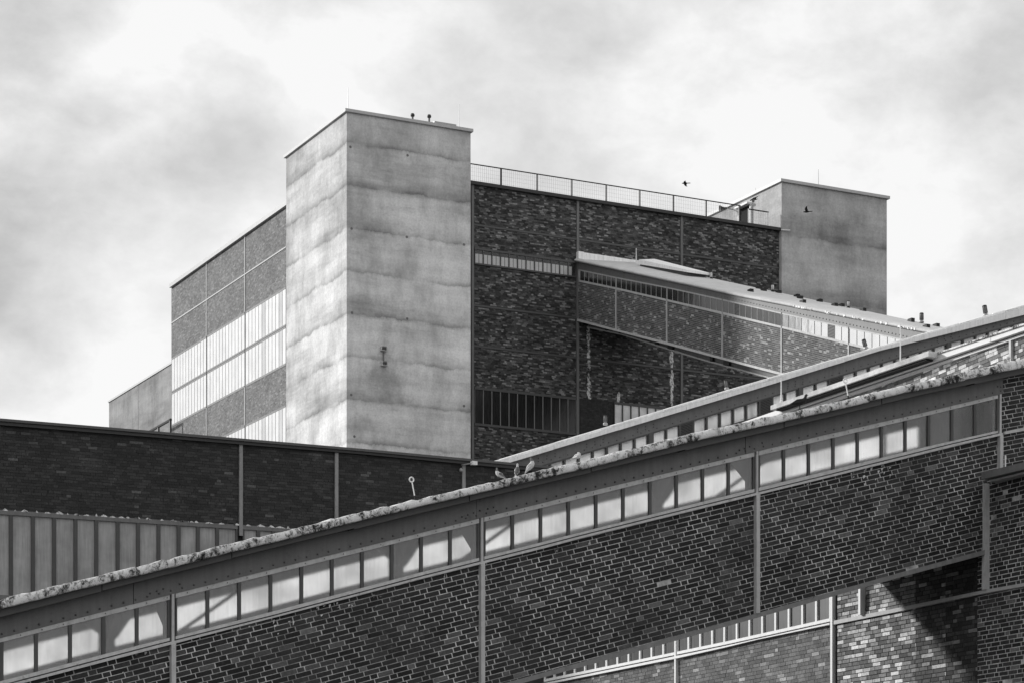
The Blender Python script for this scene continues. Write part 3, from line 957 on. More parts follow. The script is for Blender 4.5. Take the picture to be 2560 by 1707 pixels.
for c_ in div3[:-1]:
    MB().band(P3, c_ - .04, c_ + .04, k3b, s3b, 0, .05).build('steel_column', COLUMN, b3)
for i in range(len(ed) - 1):
    n = 8 if i == 0 else 10
    a, b = ed[i] - (.25 if i == 0 else .04), ed[i + 1] + .04
    lou = {2: (2,), 3: (2,), 4: (7,)}.get(i, ())
    strip(b3, P3, even(a, b, n), w3t, shifted(w3t, -.07), p3b, s3b, .008, G_G3 if i < 4 else G_WHITE2, COLUMN, COLUMN if i < 4 else FRAME_D, lou, d0=.0, d1=.03, dp=.012)  # lower bays: sky reflection put into a paler glass colour
rv = MB(); pts = []
x = v3b + .3
while x < v3a - .3:
    pts.append((x, w3t(x) + .12)); x += .25
rivets(rv, pts, P3, .03, .05)
o = rv.build('rivets', STEEL, b3); o['kind'] = 'stuff'
# roof, rolled eave, upstand against the wall
PF3 = Pl('u', u3 + W3)
far3 = Ln(PF3, [(1602.4, 657), (1850, 711), (2352, 817)])
vs, fs = [], []
N3 = 24
prof_n = 9
for i in range(N3 + 1):
    v = v3a + (v3b - v3a) * i / N3
    ze = r3b(v); zf = far3(v)
    hgt = zf - ze
    pr = [(-.12, -.02), (-.20, .01), (-.23, .05), (-.20, .10), (-.10, .15)]
    for (du, dz) in pr: vs.append((u3 + du, v, ze + dz))
    z5 = ze + .15
    for t in (.35, .7, .97): vs.append((u3 + W3 * t, v, z5 + (zf - z5) * (1 - (1 - t) ** 1.15)))
    vs.append((u3 + W3, v, zf)); vs.append((u3 + W3, v, ze - .2)); vs.append((u3 - .05, v, ze - .02))
K = 11
for i in range(N3):
    for k in range(K - 1): fs.append((i * K + k, i * K + k + 1, (i + 1) * K + k + 1, (i + 1) * K + k))
    fs.append((i * K + K - 1, i * K, (i + 1) * K, (i + 1) * K + K - 1))
m_ = MB(); m_.add(vs, fs); m_.build('roof', ROOFM, b3, True)
mb = MB()
za, zb_ = PM.sz(1444, 632.3)[1], PM.sz(1444, 645)[1]
mb.prism(PM, [(u3 - .05, zb_ - .15), (u3 + W3 + .2, PM.sz(1602, 668)[1]), (u3 + W3 + .2, PM.sz(1602, 656)[1]), (u3 - .05, za)], .04, .22)
mb.prism(PM, [(u3 - .12, PM.sz(1444, 651)[1]), (u3 + .2, PM.sz(1444, 651)[1]), (u3 + .2, za), (u3 - .12, za)], .04, .30)
mb.build('flashing', SHEET, b3)
# girders below the bridge floor
PG = P3.off(-.6)
gb = Ln(PG, [(1470, 817), (1560, 836), (1760, 898), (1925, 942)])
gt_ = Ln(PG, [(1470, 800), (1926, 925)])
MB().band(PG, PG.S(1955), PG.S(1472), gb, shifted(gt_, .2), -.12, 0).build('girder', STEEL_M, b3)
MB().band(PG, PG.S(1955), PG.S(1472), shifted(gb, -.05), shifted(gb, .02), -.3, .12).build('girder_flange', COLUMN, b3)
MB().band(Pl('u', u3 + W3 - .6), PG.S(1955), PG.S(1472), gb, shifted(gt_, .2), -.12, 0).build('girder', STEEL_M, b3)
for x in (1520, 1554, 1645, 1677, 1683, 1783, 1817, 1824):
    s_ = PG.S(x)
    MB().band(PG, s_ - .12, s_ + .12, gb, shifted(gt_, .1), 0, .12).build('cross_beam', CAP_D, b3)
# clips on the roof: the fixings too small to tell apart singly
mb = MB()
for row, (t, step, j) in enumerate(((.93, 1.55, .35), (.80, 2.7, .5), (.40, 4.0, .8))):
    v = P3.S(1740) - row * 1.2
    while v > v3b + 1:
        ze = r3b(v) + .15; z_ = ze + (far3(v) - ze) * (1 - (1 - t) ** 1.15)
        c = Vector((u3 + W3 * t, v, z_))
        if R.random() < .85: mb.box(c.x - .09, c.x + .09, c.y - .14, c.y + .14, c.z - .05, c.z + .10)
        v -= step + R.random() * j
o = mb.build('roof_clips', BLACKR, b3); o['kind'] = 'stuff'
mb = MB()                                             # bird lime and paint runs along the eave
PE3 = P3.off(.235)
for k in range(34):
    px = R.choice([R.uniform(1995, 2045), R.uniform(2070, 2160), R.uniform(2225, 2300), R.uniform(1990, 2300)])
    v = P3.S(px); z = r3b(v) + .06; w_ = .05 + .10 * R.random(); h = .05 + .22 * R.random() ** 2
    mb.prism(PE3, [(v, z - .03), (v + w_, z - .03), (v + w_ * .9, z + h * .4), (v + w_ * .5, z + .04), (v + w_ * .1, z + h * .3)], -.02, .006)
o = mb.build('lime_marks', WHITE, b3); o['kind'] = 'stuff'
# roof hatch near the wall
PH = Pl('u', u3 + W3 * .62)
ha = thing('roof_hatch', PH.w(*PH.sz(1660, 672)), 'pale low skylight hatch on the bridge roof close to the tall brick wall', 'skylight')
q = [PH.sz(*p) for p in ((1600, 669), (1718, 690), (1718, 681), (1600, 657))]
mb = MB().prism(PH, q, -1.1, 0); mb.build('curb', STEEL_D, ha)
q = [PH.sz(*p) for p in ((1598, 661), (1725, 682), (1725, 676), (1604, 650))]
q2 = [PH.sz(*p) for p in ((1604, 650), (1725, 676), (1660, 655), (1638, 649))]
m_ = MB(); m_.prism(PH, q, -1.25, .15); m_.build('frame', SHEET, ha)
vs = [PH.w(*q[3], .1), PH.w(*q[2], .1), PH.w(q[2][0], q[2][1], -1.2), PH.w(q[3][0], q[3][1], -1.2)]
md0 = PH.w(q[3][0] - .3, q[3][1] + .05, -.6); md1 = PH.w(q[2][0] + .3, q[2][1] + .05, -.6)
m_ = MB(); m_.add(vs + [md0, md1], [(0, 1, 5, 4), (2, 3, 4, 5), (3, 0, 4), (1, 2, 5)]); m_.build('glazing', SHEET, ha)
rod('vent_rod', Pl('u', u3 + W3 * .8), 1590.5, 621, 664, .035, WHITE, 'short white rod standing on the bridge roof beside the skylight hatch', 'rod')


def beacon(pl, px, py_base, h_px, label, tilt=(0, 0), pale=False, group='bulkhead lamps on the roofs'):
    a, z0 = pl.sz(px, py_base); z1 = pl.sz(px, py_base - h_px)[1]
    h = z1 - z0
    c = Vector(pl.w(a, z0))
    t = thing('bulkhead_lamp', c, label, 'lamp', group)
    ax = Vector((tilt[0], tilt[1], 1)).normalized()
    r = h * .20
    MB().lathe(c, [(r * 1.25, -.02), (r * 1.25, h * .10), (r * .8, h * .16), (r * .8, h * .26)], 12, 0, ax).build('base', BLACKR if pale else GREYM, t, True)
    MB().lathe(c + ax * h * .26, [(r, 0), (r, h * .5), (r * .85, h * .64), (r * .5, h * .72), (0, h * .75)], 12, 0, ax).build('globe', WHITE if pale else STEEL_M, t, True)
    mb = MB()
    u_ = ax.orthogonal().normalized(); w_ = ax.cross(u_)
    for k in range(6):
        an = k * math.pi / 3
        d_ = u_ * math.cos(an) + w_ * math.sin(an)
        mb.tube(c + ax * h * .24 + d_ * r * 1.1, c + ax * h * .92 + d_ * r * 1.05, .007, 4)
    mb.lathe(c + ax * h * .9, [(r * 1.12, 0), (r * .9, h * .07), (r * .4, h * .1)], 12, 0, ax)
    mb.build('cage', BLACKR, t)


PK3 = Pl('u', u3 + W3 * .93)
for (px, yb, lb) in ((1778, 699, 'lamp with white globe on the bridge roof nearest the skylight'), (1932, 730, 'white lamp on the bridge roof below the foot of the right tower'),
                     (2121, 771, 'white lamp on the bridge roof just left of the right tower edge')):
    beacon(PK3, px, yb, 19, lb, pale=True)
beacon(PK3, 2304, 806, 24, 'dark lamp on the bridge roof where it drops behind the second conveyor bridge')

# ================================================================== BRIDGE 2
V2 = 64.4
P2 = Pl('v', V2)
b2 = thing('conveyor_bridge', P2.w(P2.S(1800), 12), 'middle riveted steel conveyor bridge with pale roof edge, rising right behind the front one', 'conveyor bridge', 'conveyor bridges of the works')
L2 = lambda pts, p=P2: Ln(p, pts)
P2f = P2.off(.2)
t2 = L2([(1221.7, 1155), (1468, 1080), (1850, 964.3), (2200, 863.8), (2359, 819), (2560, 762)], P2f)
ft2 = L2([(1237, 1157), (1468, 1087), (1850, 972), (2200, 868.5), (2560, 768)], P2f)
fb2 = L2([(1262.5, 1158.4), (1500, 1088), (1850, 983.4), (2200, 876.5), (2560, 787)], P2f)
wt2 = L2([(1364.5, 1159), (1500, 1119), (1869, 1007.5), (2200, 907), (2378, 854), (2560, 803)])
pb2 = L2([(1500, 1157), (1869, 1047), (2378, 892), (2560, 840)])
pt2 = shifted(wt2, -.05)
ob2 = shifted(pb2, -.12)
s2a, s2b = P2.S(1100), P2.S(2750)
W2 = 3.0
bot2 = shifted(pb2, -2.6)
MB().band(P2, s2a, s2b, bot2, ob2, -.3, 0).build('wall', BRICK, b2)
MB().band(P2, s2a, s2b, bot2, ob2, -W2, -W2 + .3).build('rear_wall', DARK, b2)
MB().band(P2, s2a, s2b, wt2, shifted(ft2, -.1), -.2, .03).build('eaves_beam', STEEL, b2)
MB().band(P2, s2a, s2b, wt2, shifted(ft2, -.1), -W2, -W2 + .2).build('rear_beam', STEEL_D, b2)
MB().band(P2, s2a, s2b, shifted(bot2, -.2), bot2, -W2, 0).build('floor', STEEL_D, b2)
MB().band(P2, s2a, s2b, shifted(ft2, -.12), shifted(ft2, -.02), -W2 - .1, .02).build('roof', ROOFM, b2)
# sheet edging in lengths, conduit on top
x = s2a
while x < s2b:
    ln = 1.4 + R.random() * 1.2
    dz = R.gauss(0, .006)
    MB().band(P2, x, min(x + ln - .012, s2b), shifted(fb2, dz), shifted(ft2, dz), .02, .2 + R.random() * .015).build('roof_edge_sheet', SHEET, b2)
    x += ln
mb = MB()
x = s2a
while x < s2b - 2:
    mb.tube(P2.w(x, t2(x) - .05, .12), P2.w(x + 2, t2(x + 2) - .05, .12), .05, 8); x += 2
mb.build('conduit', SHEET, b2, True)
pts = []; x = s2a
while x < s2b:
    pts.append((x, wt2(x) + .09)); x += .30
for c_ in (1626, 2000, 2371, 1380, 1500):
    for i in range(3):
        for k in range(2): pts.append((P2.S(c_) - .5 + i * .3, wt2(P2.S(c_) - .5 + i * .3) + .16 + k * .09))
rv = MB(); rivets(rv, pts, P2, .022, .03); o = rv.build('rivets', STEEL_D, b2); o['kind'] = 'stuff'
cc = [P2.S(x) for x in (1626, 2000, 2371)]
c1 = cc[0] - (cc[1] - cc[0])
bays = [(c1, cc[0], ()), (cc[0], cc[1], (2, 8)), (cc[1], cc[2], (2,)), (cc[2], cc[2] + (cc[2] - cc[1]), ())]
for a, b, lou in bays:
    strip(b2, P2, even(a + .08, b - .08, 11), wt2, pt2, pb2, ob2, .035, G_G2, FRAME_D, FRAME_D, lou, d0=-.1, d1=.03, dp=-.03)
    MB().band(P2, b - .08, b + .08, ob2, wt2, -.1, .05).build('steel_column', STEEL_D, b2)
    MB().band(P2, a + .1, b - .1, shifted(pb2, .03), shifted(pt2, -.03), -W2, -W2 + .02).build('rear_pane', G_BACK, b2)
for (px, yb, h, tl_, lb) in ((1513.5, 1060, 24, (.0, 0), 'lamp on the middle bridge eave left, in front of the pale lower windows'),
                             (1817, 972, 24, (-.15, 0), 'upright lamp on the middle bridge eave under the brick conveyor bridge'),
                             (2165, 871, 24, (-.35, 0), 'tilted dark lamp on the middle bridge eave in front of bright panes'),
                             (2465, 790, 27, (-.2, 0), 'topmost lamp on the middle bridge, against the sky at the right')):
    beacon(P2.off(-.3), px, yb, h, lb, tl_)
# thin white rods belong to roofs in front
# ================================================================== LEFT HALL
V3 = 60.0
PHL = Pl('v', V3)
hall = thing('brick_hall', (16, V3, 0), 'long dark brick hall with flat roof and tall frosted windows at the left', 'building')
hz1 = lambda *p: sum(PHL.sz(*q)[1] for q in p) / len(p)
hct = Ln(PHL, [(0, 1047.8), (270, 1069.7), (900, 1123), (1361.6, 1165.8)])
hcb = Ln(PHL, [(0, 1063), (900, 1135.5), (1332.7, 1177)])
hbt = Ln(PHL, [(0, 1273.5), (596, 1311), (721, 1319)])
sa, sb = PHL.S(-120), PHL.S(1395)
zc_ = hct(PHL.S(600))
hc = [PHL.S(x) for x in (601, 840, 1158)]
MB().box(sa, sb, V3 + .05, V3 + 12, 0, hcb(sa) - .0 if False else min(hcb(sa), hcb(sb)) - .05).build('wall', MORT_K, hall)
MB().band(PHL, sa, sb, shifted(hbt, 0), hcb, -.06, 0).build('mortar_bed', MORT_K, hall)
MB().band(PHL, sa, sb, hcb, shifted(hct, -.07), -.5, .12).build('roof_edge', CAP_D, hall)
MB().band(PHL, sa, sb, shifted(hct, -.07), hct, -12, .18).build('roof_cap', STEEL_D, hall)
bh = Bricks(hall)
ed = [sa] + hc + [sb]
for i in range(4):
    bh.panel(PHL, quad(hbt, hcb, ed[i] + .05, ed[i + 1] - .05), (hbt(ed[1]) - hbt(ed[0])) / (ed[1] - ed[0]) * .6, tones=(.028, .055), L=.27, H=.079, J=.009, light=.04, lightv=.09, proud=.007, jit=.002)
bh.finish()
for c_ in hc: MB().band(PHL, c_ - .05, c_ + .05, shifted(hbt, -.3), hcb, 0, .06).build('steel_column', m_paint('hall_column_paint', .27, .25, .6, .4, 5, .3), hall)
mul = [PHL.S(x) for x in (-27, 27, 82, 135, 188.5, 240.5, 294, 345, 396, 446.5, 494.5, 542.6, 593)]
mul2 = [PHL.S(x) for x in (606, 645, 683, 722, 761, 800)]
hpb = const(PHL.sz(0, 1486)[1])
strip(hall, PHL, mul, hbt, shifted(hbt, -.12), hpb, shifted(hpb, -.12), .05, G_HALL, STEEL_M, FRAME_D, d0=-.04, d1=.04, dp=-.02)
strip(hall, PHL, mul2, hbt, shifted(hbt, -.12), hpb, shifted(hpb, -.12), .05, G_HALL, STEEL_M, FRAME_D, d0=-.04, d1=.04, dp=-.02)
MB().band(PHL, sa, sb, const(0), shifted(hpb, -.12), -.06, 0).build('lower_wall', MORT_K, hall)
# weep slots above the windows
mb = MB()
x = PHL.S(15)
while x < PHL.S(830):
    z = hbt(x) + .50 + R.gauss(0, .01)
    mb.prism(PHL, [(x, z), (x + .018, z), (x + .018, z + .10), (x, z + .10)], .004, .0115)
    x += .32 + R.random() * .25
o = mb.build('weep_slots', DARK, hall); o['kind'] = 'stuff'
# lime crust along the window head
mb = MB()
x = PHL.S(5)
while x < PHL.S(720):
    z = hbt(x); w_ = .05 + .25 * R.random(); h = .02 + (.12 if R.random() < .2 else .03) * R.random()
    mb.prism(PHL, [(x, z - .02), (x + w_, z - .02), (x + w_ * .7, z + h * .5), (x + w_ * .4, z + h), (x + w_ * .2, z + h * .4)], .012, .044 + R.random() * .004)
    x += w_ + .25 * R.random()
o = mb.build('lime_crust', STREAK, hall); o['kind'] = 'stuff'
# small camera lamp at third column
a0, z0 = PHL.sz(1171, 1162)
cl_ = thing('wall_camera', PHL.w(a0, z0, .2), 'tiny white wall camera under the hall roof by the rightmost pale column', 'camera')
MB().box(a0 - .07, a0 + .09, V3 - .42, V3 - .28, z0 - .05, z0 + .06).build('housing', WHITE, cl_)
MB().tube((a0 - .25, V3 - .06, z0 - .02), (a0 - .04, V3 - .35, z0), .02, 6).lathe((a0 - .30, V3 - .12, z0 - .22), [(.05, 0), (.06, .05), (.02, .1)], 8).build('bracket', GREYM, cl_)

# ================================================================== BUILDING W: wall facing left, passes under the front bridge
UW = 25.8
PW = Pl('u', UW)
Wb = thing('brick_workshop', (UW + 4, 36, 0), 'low brick workshop wall under the front bridge, light brick beside a deep shadow', 'building')
vW0, vW1 = 22.0, 56.0
zW = (PW.sz(2461, 1202)[1] + PW.sz(2560, 1179.5)[1]) / 2
MB().box(UW + .06, UW + 14, vW0, vW1, 0, zW).build('wall', MORT_D, Wb)
vA, vB, vC = PW.S(2085), PW.S(2094), PW.S(2444)
bmt = Ln(PW, [(2089.5, 1550.8), (2234, 1522), (2477, 1472), (2560, 1457.5)])
bmb = Ln(PW, [(2089.5, 1560.5), (2237, 1531), (2477, 1480.5), (2560, 1466)])
swb = Ln(PW, [(1394, 1706), (1693, 1646.4), (1820, 1618), (1900, 1598.5), (2081.5, 1561)])
swm = Ln(PW, [(1576, 1660), (1820, 1609.8), (2081.5, 1552)])
swp = shifted(swm, .06)
zWs = swm(PW.S(1900)) + 1.35
# mortar beds
MB().band(PW, PW.S(2086), vW1, const(0), swb, -.06, 0).build('mortar_bed', MORT_M, Wb)
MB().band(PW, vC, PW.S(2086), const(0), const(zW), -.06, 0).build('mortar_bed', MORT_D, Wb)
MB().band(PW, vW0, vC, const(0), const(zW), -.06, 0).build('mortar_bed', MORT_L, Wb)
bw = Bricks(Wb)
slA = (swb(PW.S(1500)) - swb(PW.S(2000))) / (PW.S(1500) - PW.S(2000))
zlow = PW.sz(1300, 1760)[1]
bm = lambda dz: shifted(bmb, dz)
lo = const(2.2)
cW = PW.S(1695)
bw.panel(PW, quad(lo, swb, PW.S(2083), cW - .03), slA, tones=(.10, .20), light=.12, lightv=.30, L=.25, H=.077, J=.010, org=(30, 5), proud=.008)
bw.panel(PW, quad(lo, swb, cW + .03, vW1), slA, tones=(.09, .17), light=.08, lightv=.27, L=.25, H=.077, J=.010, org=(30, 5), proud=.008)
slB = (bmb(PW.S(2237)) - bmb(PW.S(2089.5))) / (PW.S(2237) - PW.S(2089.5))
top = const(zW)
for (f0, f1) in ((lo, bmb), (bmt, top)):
    vD = PW.S(2290); vE = PW.S(2365)  # next two zones: bricks toned darker to deepen the bridge's shadow
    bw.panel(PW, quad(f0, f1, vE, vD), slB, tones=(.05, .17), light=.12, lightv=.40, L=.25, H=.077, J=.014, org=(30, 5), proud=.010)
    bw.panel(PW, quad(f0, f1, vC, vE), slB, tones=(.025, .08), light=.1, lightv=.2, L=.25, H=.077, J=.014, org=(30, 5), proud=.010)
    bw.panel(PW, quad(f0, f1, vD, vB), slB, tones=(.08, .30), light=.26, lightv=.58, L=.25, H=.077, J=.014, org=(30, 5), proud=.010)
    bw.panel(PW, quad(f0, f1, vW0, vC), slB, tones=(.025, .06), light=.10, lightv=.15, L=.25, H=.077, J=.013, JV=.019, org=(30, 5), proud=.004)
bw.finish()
MB().band(PW, vW0, PW.S(2089), bmb, bmt, 0, .06).build('wall_beam', m_paint('pale_wall_beam', .45, .15, .6, .3, 5, .2), Wb)
MB().band(PW, PW.S(2089), PW.S(2084), const(0), const(zW), 0, .08).build('steel_column', FRAME_W, Wb)
MB().band(PW, PW.S(2164.5), PW.S(2159.5), bmt, const(zW), 0, .13).build('steel_column', FRAME_W, Wb)
MB().band(PW, PW.S(1697), PW.S(1693.5), const(0), shifted(swb, 2.0), 0, .08).build('steel_column', FRAME_W, Wb)
MB().band(PW, PW.S(2474.5), PW.S(2466), bmt, const(zW - .06), 0, .10).build('steel_column', COLUMN, Wb)
ftW = shifted(swp, 1.15); ftWo = shifted(swp, 1.25)
strip(Wb, PW, even(PW.S(2081), PW.S(1697), 12), ftWo, ftW, swp, swm, .03, G_LOW, FRAME_W, FRAME_W, d0=0, d1=.06, dp=.015)
strip(Wb, PW, even(PW.S(1693), PW.S(1365), 12), ftWo, ftW, swp, swm, .03, G_LOW, FRAME_W, FRAME_W, d0=0, d1=.06, dp=.015)
MB().band(PW, PW.S(2083), vW1, swb, shifted(swm, -.035), 0, .09).build('window_sill', FRAME_W, Wb)
MB().band(PW, PW.S(2083), vW1, shifted(ftWo, 0), const(zW), -.02, .03).build('lintel_panel', STEEL_M, Wb)
PWe = PW.off(.35)
et = Ln(PWe, [(2452, 1180), (2560, 1154)]); eb = Ln(PWe, [(2454.7, 1197), (2560, 1171.7)])
MB().band(PWe, vW0, PWe.S(2453.5), eb, et, -.6, 0).build('roof_edge', STEEL_M, Wb)
MB().band(PWe, vW0, PWe.S(2459), shifted(eb, -.045), shifted(eb, -.01), -.3, -.12).build('drip_strip', COLUMN, Wb)
MB().box(UW + .1, UW + 14, vW0, vW1, zW, zW + .12).build('roof', ROOFM, Wb)

# ================================================================== BUILDING U: taller brick block behind the front bridge, right
UU = 29.3
PU = Pl('u', UU)
Ub = thing('upper_brick_block', (UU + 4, 38, 8), 'taller light brick block with grey sloping fascia behind the front bridge at right', 'building')
vU0, vU1 = 27.0, PU.S(1700)
u_t = Ln(PU, [(2361.8, 882.8), (2560, 817.5)])
b1t = Ln(PU, [(2150, 959.5), (2341.7, 893), (2560, 821.8)])
b1b = Ln(PU, [(2150, 972.6), (2560, 834)])
b2t = Ln(PU, [(2150, 975.5), (2560, 837)])
b2b = Ln(PU, [(2150, 983), (2560, 842.5)])
MB().band(PU, vU0, vU1, const(0), b1t, -6, -.0).build('wall', MORT_D, Ub)
bu = Bricks(Ub)
slU = (b2b(PU.S(2200)) - b2b(PU.S(2500))) / (PU.S(2200) - PU.S(2500))
pU = PU.S(2531.5)
for (a, b) in ((pU + .05, PU.S(1960)), (vU0, pU - .05)):
    bu.panel(PU, quad(const(7.6), b2b, a, b), slU - .05, tones=(.12, .27), light=.28, lightv=.66, L=.25, H=.079, J=.010, proud=.010, org=(36, 9))
bu.finish()
MB().band(PU, PU.S(2534), PU.S(2529), const(7.6), b2b, 0, .07).build('steel_column', COLUMN, Ub)
segs = [vU0, PU.S(2493), PU.S(2270), PU.S(2070), vU1]
for i in range(4):
    MB().band(PU, segs[i] + .004, segs[i + 1] - .004, b1b, b1t, 0, .16 + .004 * (i % 2)).build('fascia_panel', FASC_U, Ub)
MB().band(PU, vU0, vU1, b2b, b2t, 0, .07).build('lower_fascia', FASC_U, Ub)
x = vU0
while x < PU.S(2361):
    x2 = min(x + .9, PU.S(2361))
    MB().band(PU, x + .004, x2 - .004, shifted(b1t, .0), u_t, -.3, .2).build('coping_slab', LICHEN, Ub)
    x = x2
# canopy slab
vr = PU.S(2361.8)
d = ray(2321.5, 880)
us = vr * d.x / d.y
PS = Pl('u', us)
st_ = Ln(PS, [(1926.5, 1012), (2321.7, 876.7)]); sb_ = Ln(PS, [(1925, 1023.3), (2320.8, 889.8)])
v_l = PS.S(1926)
ms = [vr, PS.S(2185), PS.S(2019), v_l]
for i in range(3):
    MB().band(PS, ms[i] + .005, ms[i + 1] - .005, shifted(sb_, -.006 * i), shifted(st_, -.006 * i), -(UU - us) + .18, 0).build('canopy_slab', CONC_S, Ub)
MB().band(PU, PS.S(2318), v_l - .1, b1t, shifted(sb_, -.03), -.3, .02).build('painted_gap_shade', DARK, Ub)  # added black strip, painting the shaded gap between slab and fascia
MB().band(PS, PS.S(2310), PS.S(1935), shifted(sb_, -.05), shifted(sb_, -.022), -(UU - us) + .18, -.06).build('painted_soffit_shade', DARK, Ub)  # added black board that paints the shadow under the slab
rod('white_rod', PU.off(.05), 2251, 809.6, 925, .017, WHITE, 'tall thin white rod in front of the grey fascia at right', 'rod', 'thin white rods')
rod('white_rod', PS.off(-.1), 1953, 949, 1005, .018, WHITE, 'short thin white rod on the left end of the concrete canopy slab', 'rod', 'thin white rods')

# ================================================================== FRONT BRIDGE
V1 = 32.2
P1 = Pl('v', V1)
W1 = 3.3
b1 = thing('conveyor_bridge', P1.w(12, 5), 'nearest dark brick conveyor bridge with a lichened coping crossing the whole foreground', 'conveyor bridge', 'conveyor bridges of the works')
Pc = P1.off(.42); Pf = P1.off(.30)
A1 = lambda pts, p=P1: Ln(p, pts)
ct = A1([(0, 1496.8), (380, 1404.5), (750, 1316), (1050, 1244.5), (1450, 1151), (1750, 1078.4), (2050, 1011.5), (2300, 953.6), (2560, 897)], Pc)
cb = A1([(0, 1521), (380, 1428), (750, 1338), (1050, 1263.5), (1450, 1171.7), (1750, 1099), (2050, 1031.6), (2300, 972.7), (2560, 918)], Pc)
fct = A1([(0, 1519), (380, 1426), (750, 1336), (1050, 1261.5), (1450, 1169.7), (1750, 1097), (2050, 1029.6), (2300, 970.7), (2560, 916)], Pf)
fcb = A1([(0, 1540), (380, 1443.7), (750, 1353), (1050, 1280), (1450, 1186), (1750, 1114.5), (2050, 1046.9), (2300, 987.6), (2560, 931)], Pf)
rt1 = A1([(0, 1594.4), (383, 1496), (680, 1421.7), (1050, 1331), (1350, 1258), (1450, 1233), (1750, 1162), (2050, 1089), (2300, 1032.4), (2503, 984.3)])
pt1 = A1([(3, 1604), (338, 1519.7), (445, 1492.5), (675, 1435), (1050, 1342), (1345, 1270.5), (1489, 1235.8), (1750, 1172), (2013, 1110), (2320, 1037.4), (2491, 996)])
pb1 = A1([(3, 1701), (338, 1614), (445, 1588), (675, 1529), (1050, 1430), (1345, 1356.6), (1489, 1320), (1752, 1254), (2014, 1189.4), (2320, 1114.8), (2491, 1076.3)])
fb1 = A1([(89, 1688), (386, 1610), (680, 1536.5), (1050, 1438), (1350, 1362.4), (1450, 1336.3), (1750, 1262), (2050, 1189.4), (2380, 1107), (2497, 1080.5)])
sb1 = A1([(89, 1698.2), (386, 1620.7), (680, 1544), (1050, 1446.8), (1350, 1372), (1450, 1345), (1750, 1271), (2050, 1198), (2436, 1102), (2494, 1089.6)])
kt1 = A1([(1295, 1697), (1500, 1640.6), (1820, 1552), (2250, 1430), (2463.5, 1373)])
kb1 = A1([(1295, 1709), (1500, 1653), (1820, 1563), (2250, 1441.5), (2463.5, 1384.5)])
s1a, s1b = P1.S(-560), P1.S(2700)
s1b = min(s1b, UU - .05)
sW = UW - .02
MB().box(s1b - .1, s1b, V1 + .1, V1 + W1 + .4, 6, 11.2).build('end_wall', DARK, b1)
col1 = [P1.S(430), P1.S(1202), P1.S(1889), P1.S(2497)]
print('bay lengths', [round(col1[i + 1] - col1[i], 2) for i in range(3)], 'incline', (rt1(col1[2]) - rt1(col1[0])) / (col1[2] - col1[0]))
# shell
mb = MB(); mb.band(P1, s1a, s1b, kt1, sb1, -.24, 0); mb.band(P1, col1[3] + .05, s1b, sb1, shifted(fct, -.1), -.24, 0)
mb.build('wall', MORT_L, b1)
MB().band(P1, s1a, s1b, kt1, sb1, -W1, -W1 + .2).build('rear_wall', MORT_M, b1)
MB().band(P1, s1a, s1b, kb1, kt1, -W1 - .02, .07, 0).build('floor_beam', m_paint('floor_beam_paint', .22, .25, .6, .4, 5, .3), b1)
MB().band(P1, s1a, s1b, shifted(kt1, .0), shifted(kt1, .15), -W1 + .2, -.24).build('floor', INSIDE, b1)
MB().band(P1, s1a, s1b, shifted(fct, -.02), shifted(fct, .07), -W1 - .2, .10).build('roof', ROOFM, b1)
# riveted plate girder in lengths
gs = [s1a, P1.S(430) - .6, P1.S(1188), P1.S(1860), P1.S(2503)]
for i in range(4):
    MB().band(P1, gs[i] + .004, gs[i + 1] - .004, rt1, shifted(fct, -.02), -.18, .045 + .006 * (i % 2)).build('girder_plate', STEEL, b1)
MB().band(P1, s1a, s1b, rt1, shifted(fct, -.02), -W1, -W1 + .12).build('rear_girder', STEEL_D, b1)
pts = []; x = P1.S(-60)
while x < P1.S(2500):
    pts.append((x, rt1(x) + .055)); x += .178
for c_ in (430, 1202, 1889):
    x = P1.S(c_)
    for (dx, dz) in ((-.35, .07), (-.25, .08), (-.15, .09), (-.30, .33), (-.20, .35), (.1, .1)): pts.append((x + dx, rt1(x + dx) + dz + .02))
x = P1.S(1188)
for (dx, dz) in ((.06, .12), (.06, .30), (.06, .48), (.30, .12), (.30, .30), (.30, .50), (.14, .31), (.2, .31)): pts.append((x + dx, rt1(x + dx) + dz))
for dz in (.12, .30, .46):
    for dx in (-.05, -.12): pts.append((P1.S(2503) + dx, rt1(P1.S(2500)) + dz))
rv = MB(); rivets(rv, pts, P1, .017, .049); o = rv.build('rivets', STEEL_D, b1, True); o['kind'] = 'stuff'
rv = MB(); pts = []
x = P1.S(-60)
while x < P1.S(2500):
    pts.append((x, (rt1(x) + pt1(x)) / 2)); x += .31
rivets(rv, pts, P1, .010, .062); o = rv.build('frame_bolts', FRAME_D, b1); o['kind'] = 'stuff'
# fascia boards
x = P1.S(-60); fx = [s1a] + [P1.S(q) for q in (240, 562, 866, 1153, 1455, 1690, 1936, 2178, 2410)] + [s1b]
for i in range(len(fx) - 1):
    e = .012 * (i % 3 - 1)
    MB().band(P1, fx[i] + .004, fx[i + 1] - .004, shifted(fcb, e * .6), fct, .05, .30 + e).build('fascia_panel', STEEL_D, b1)
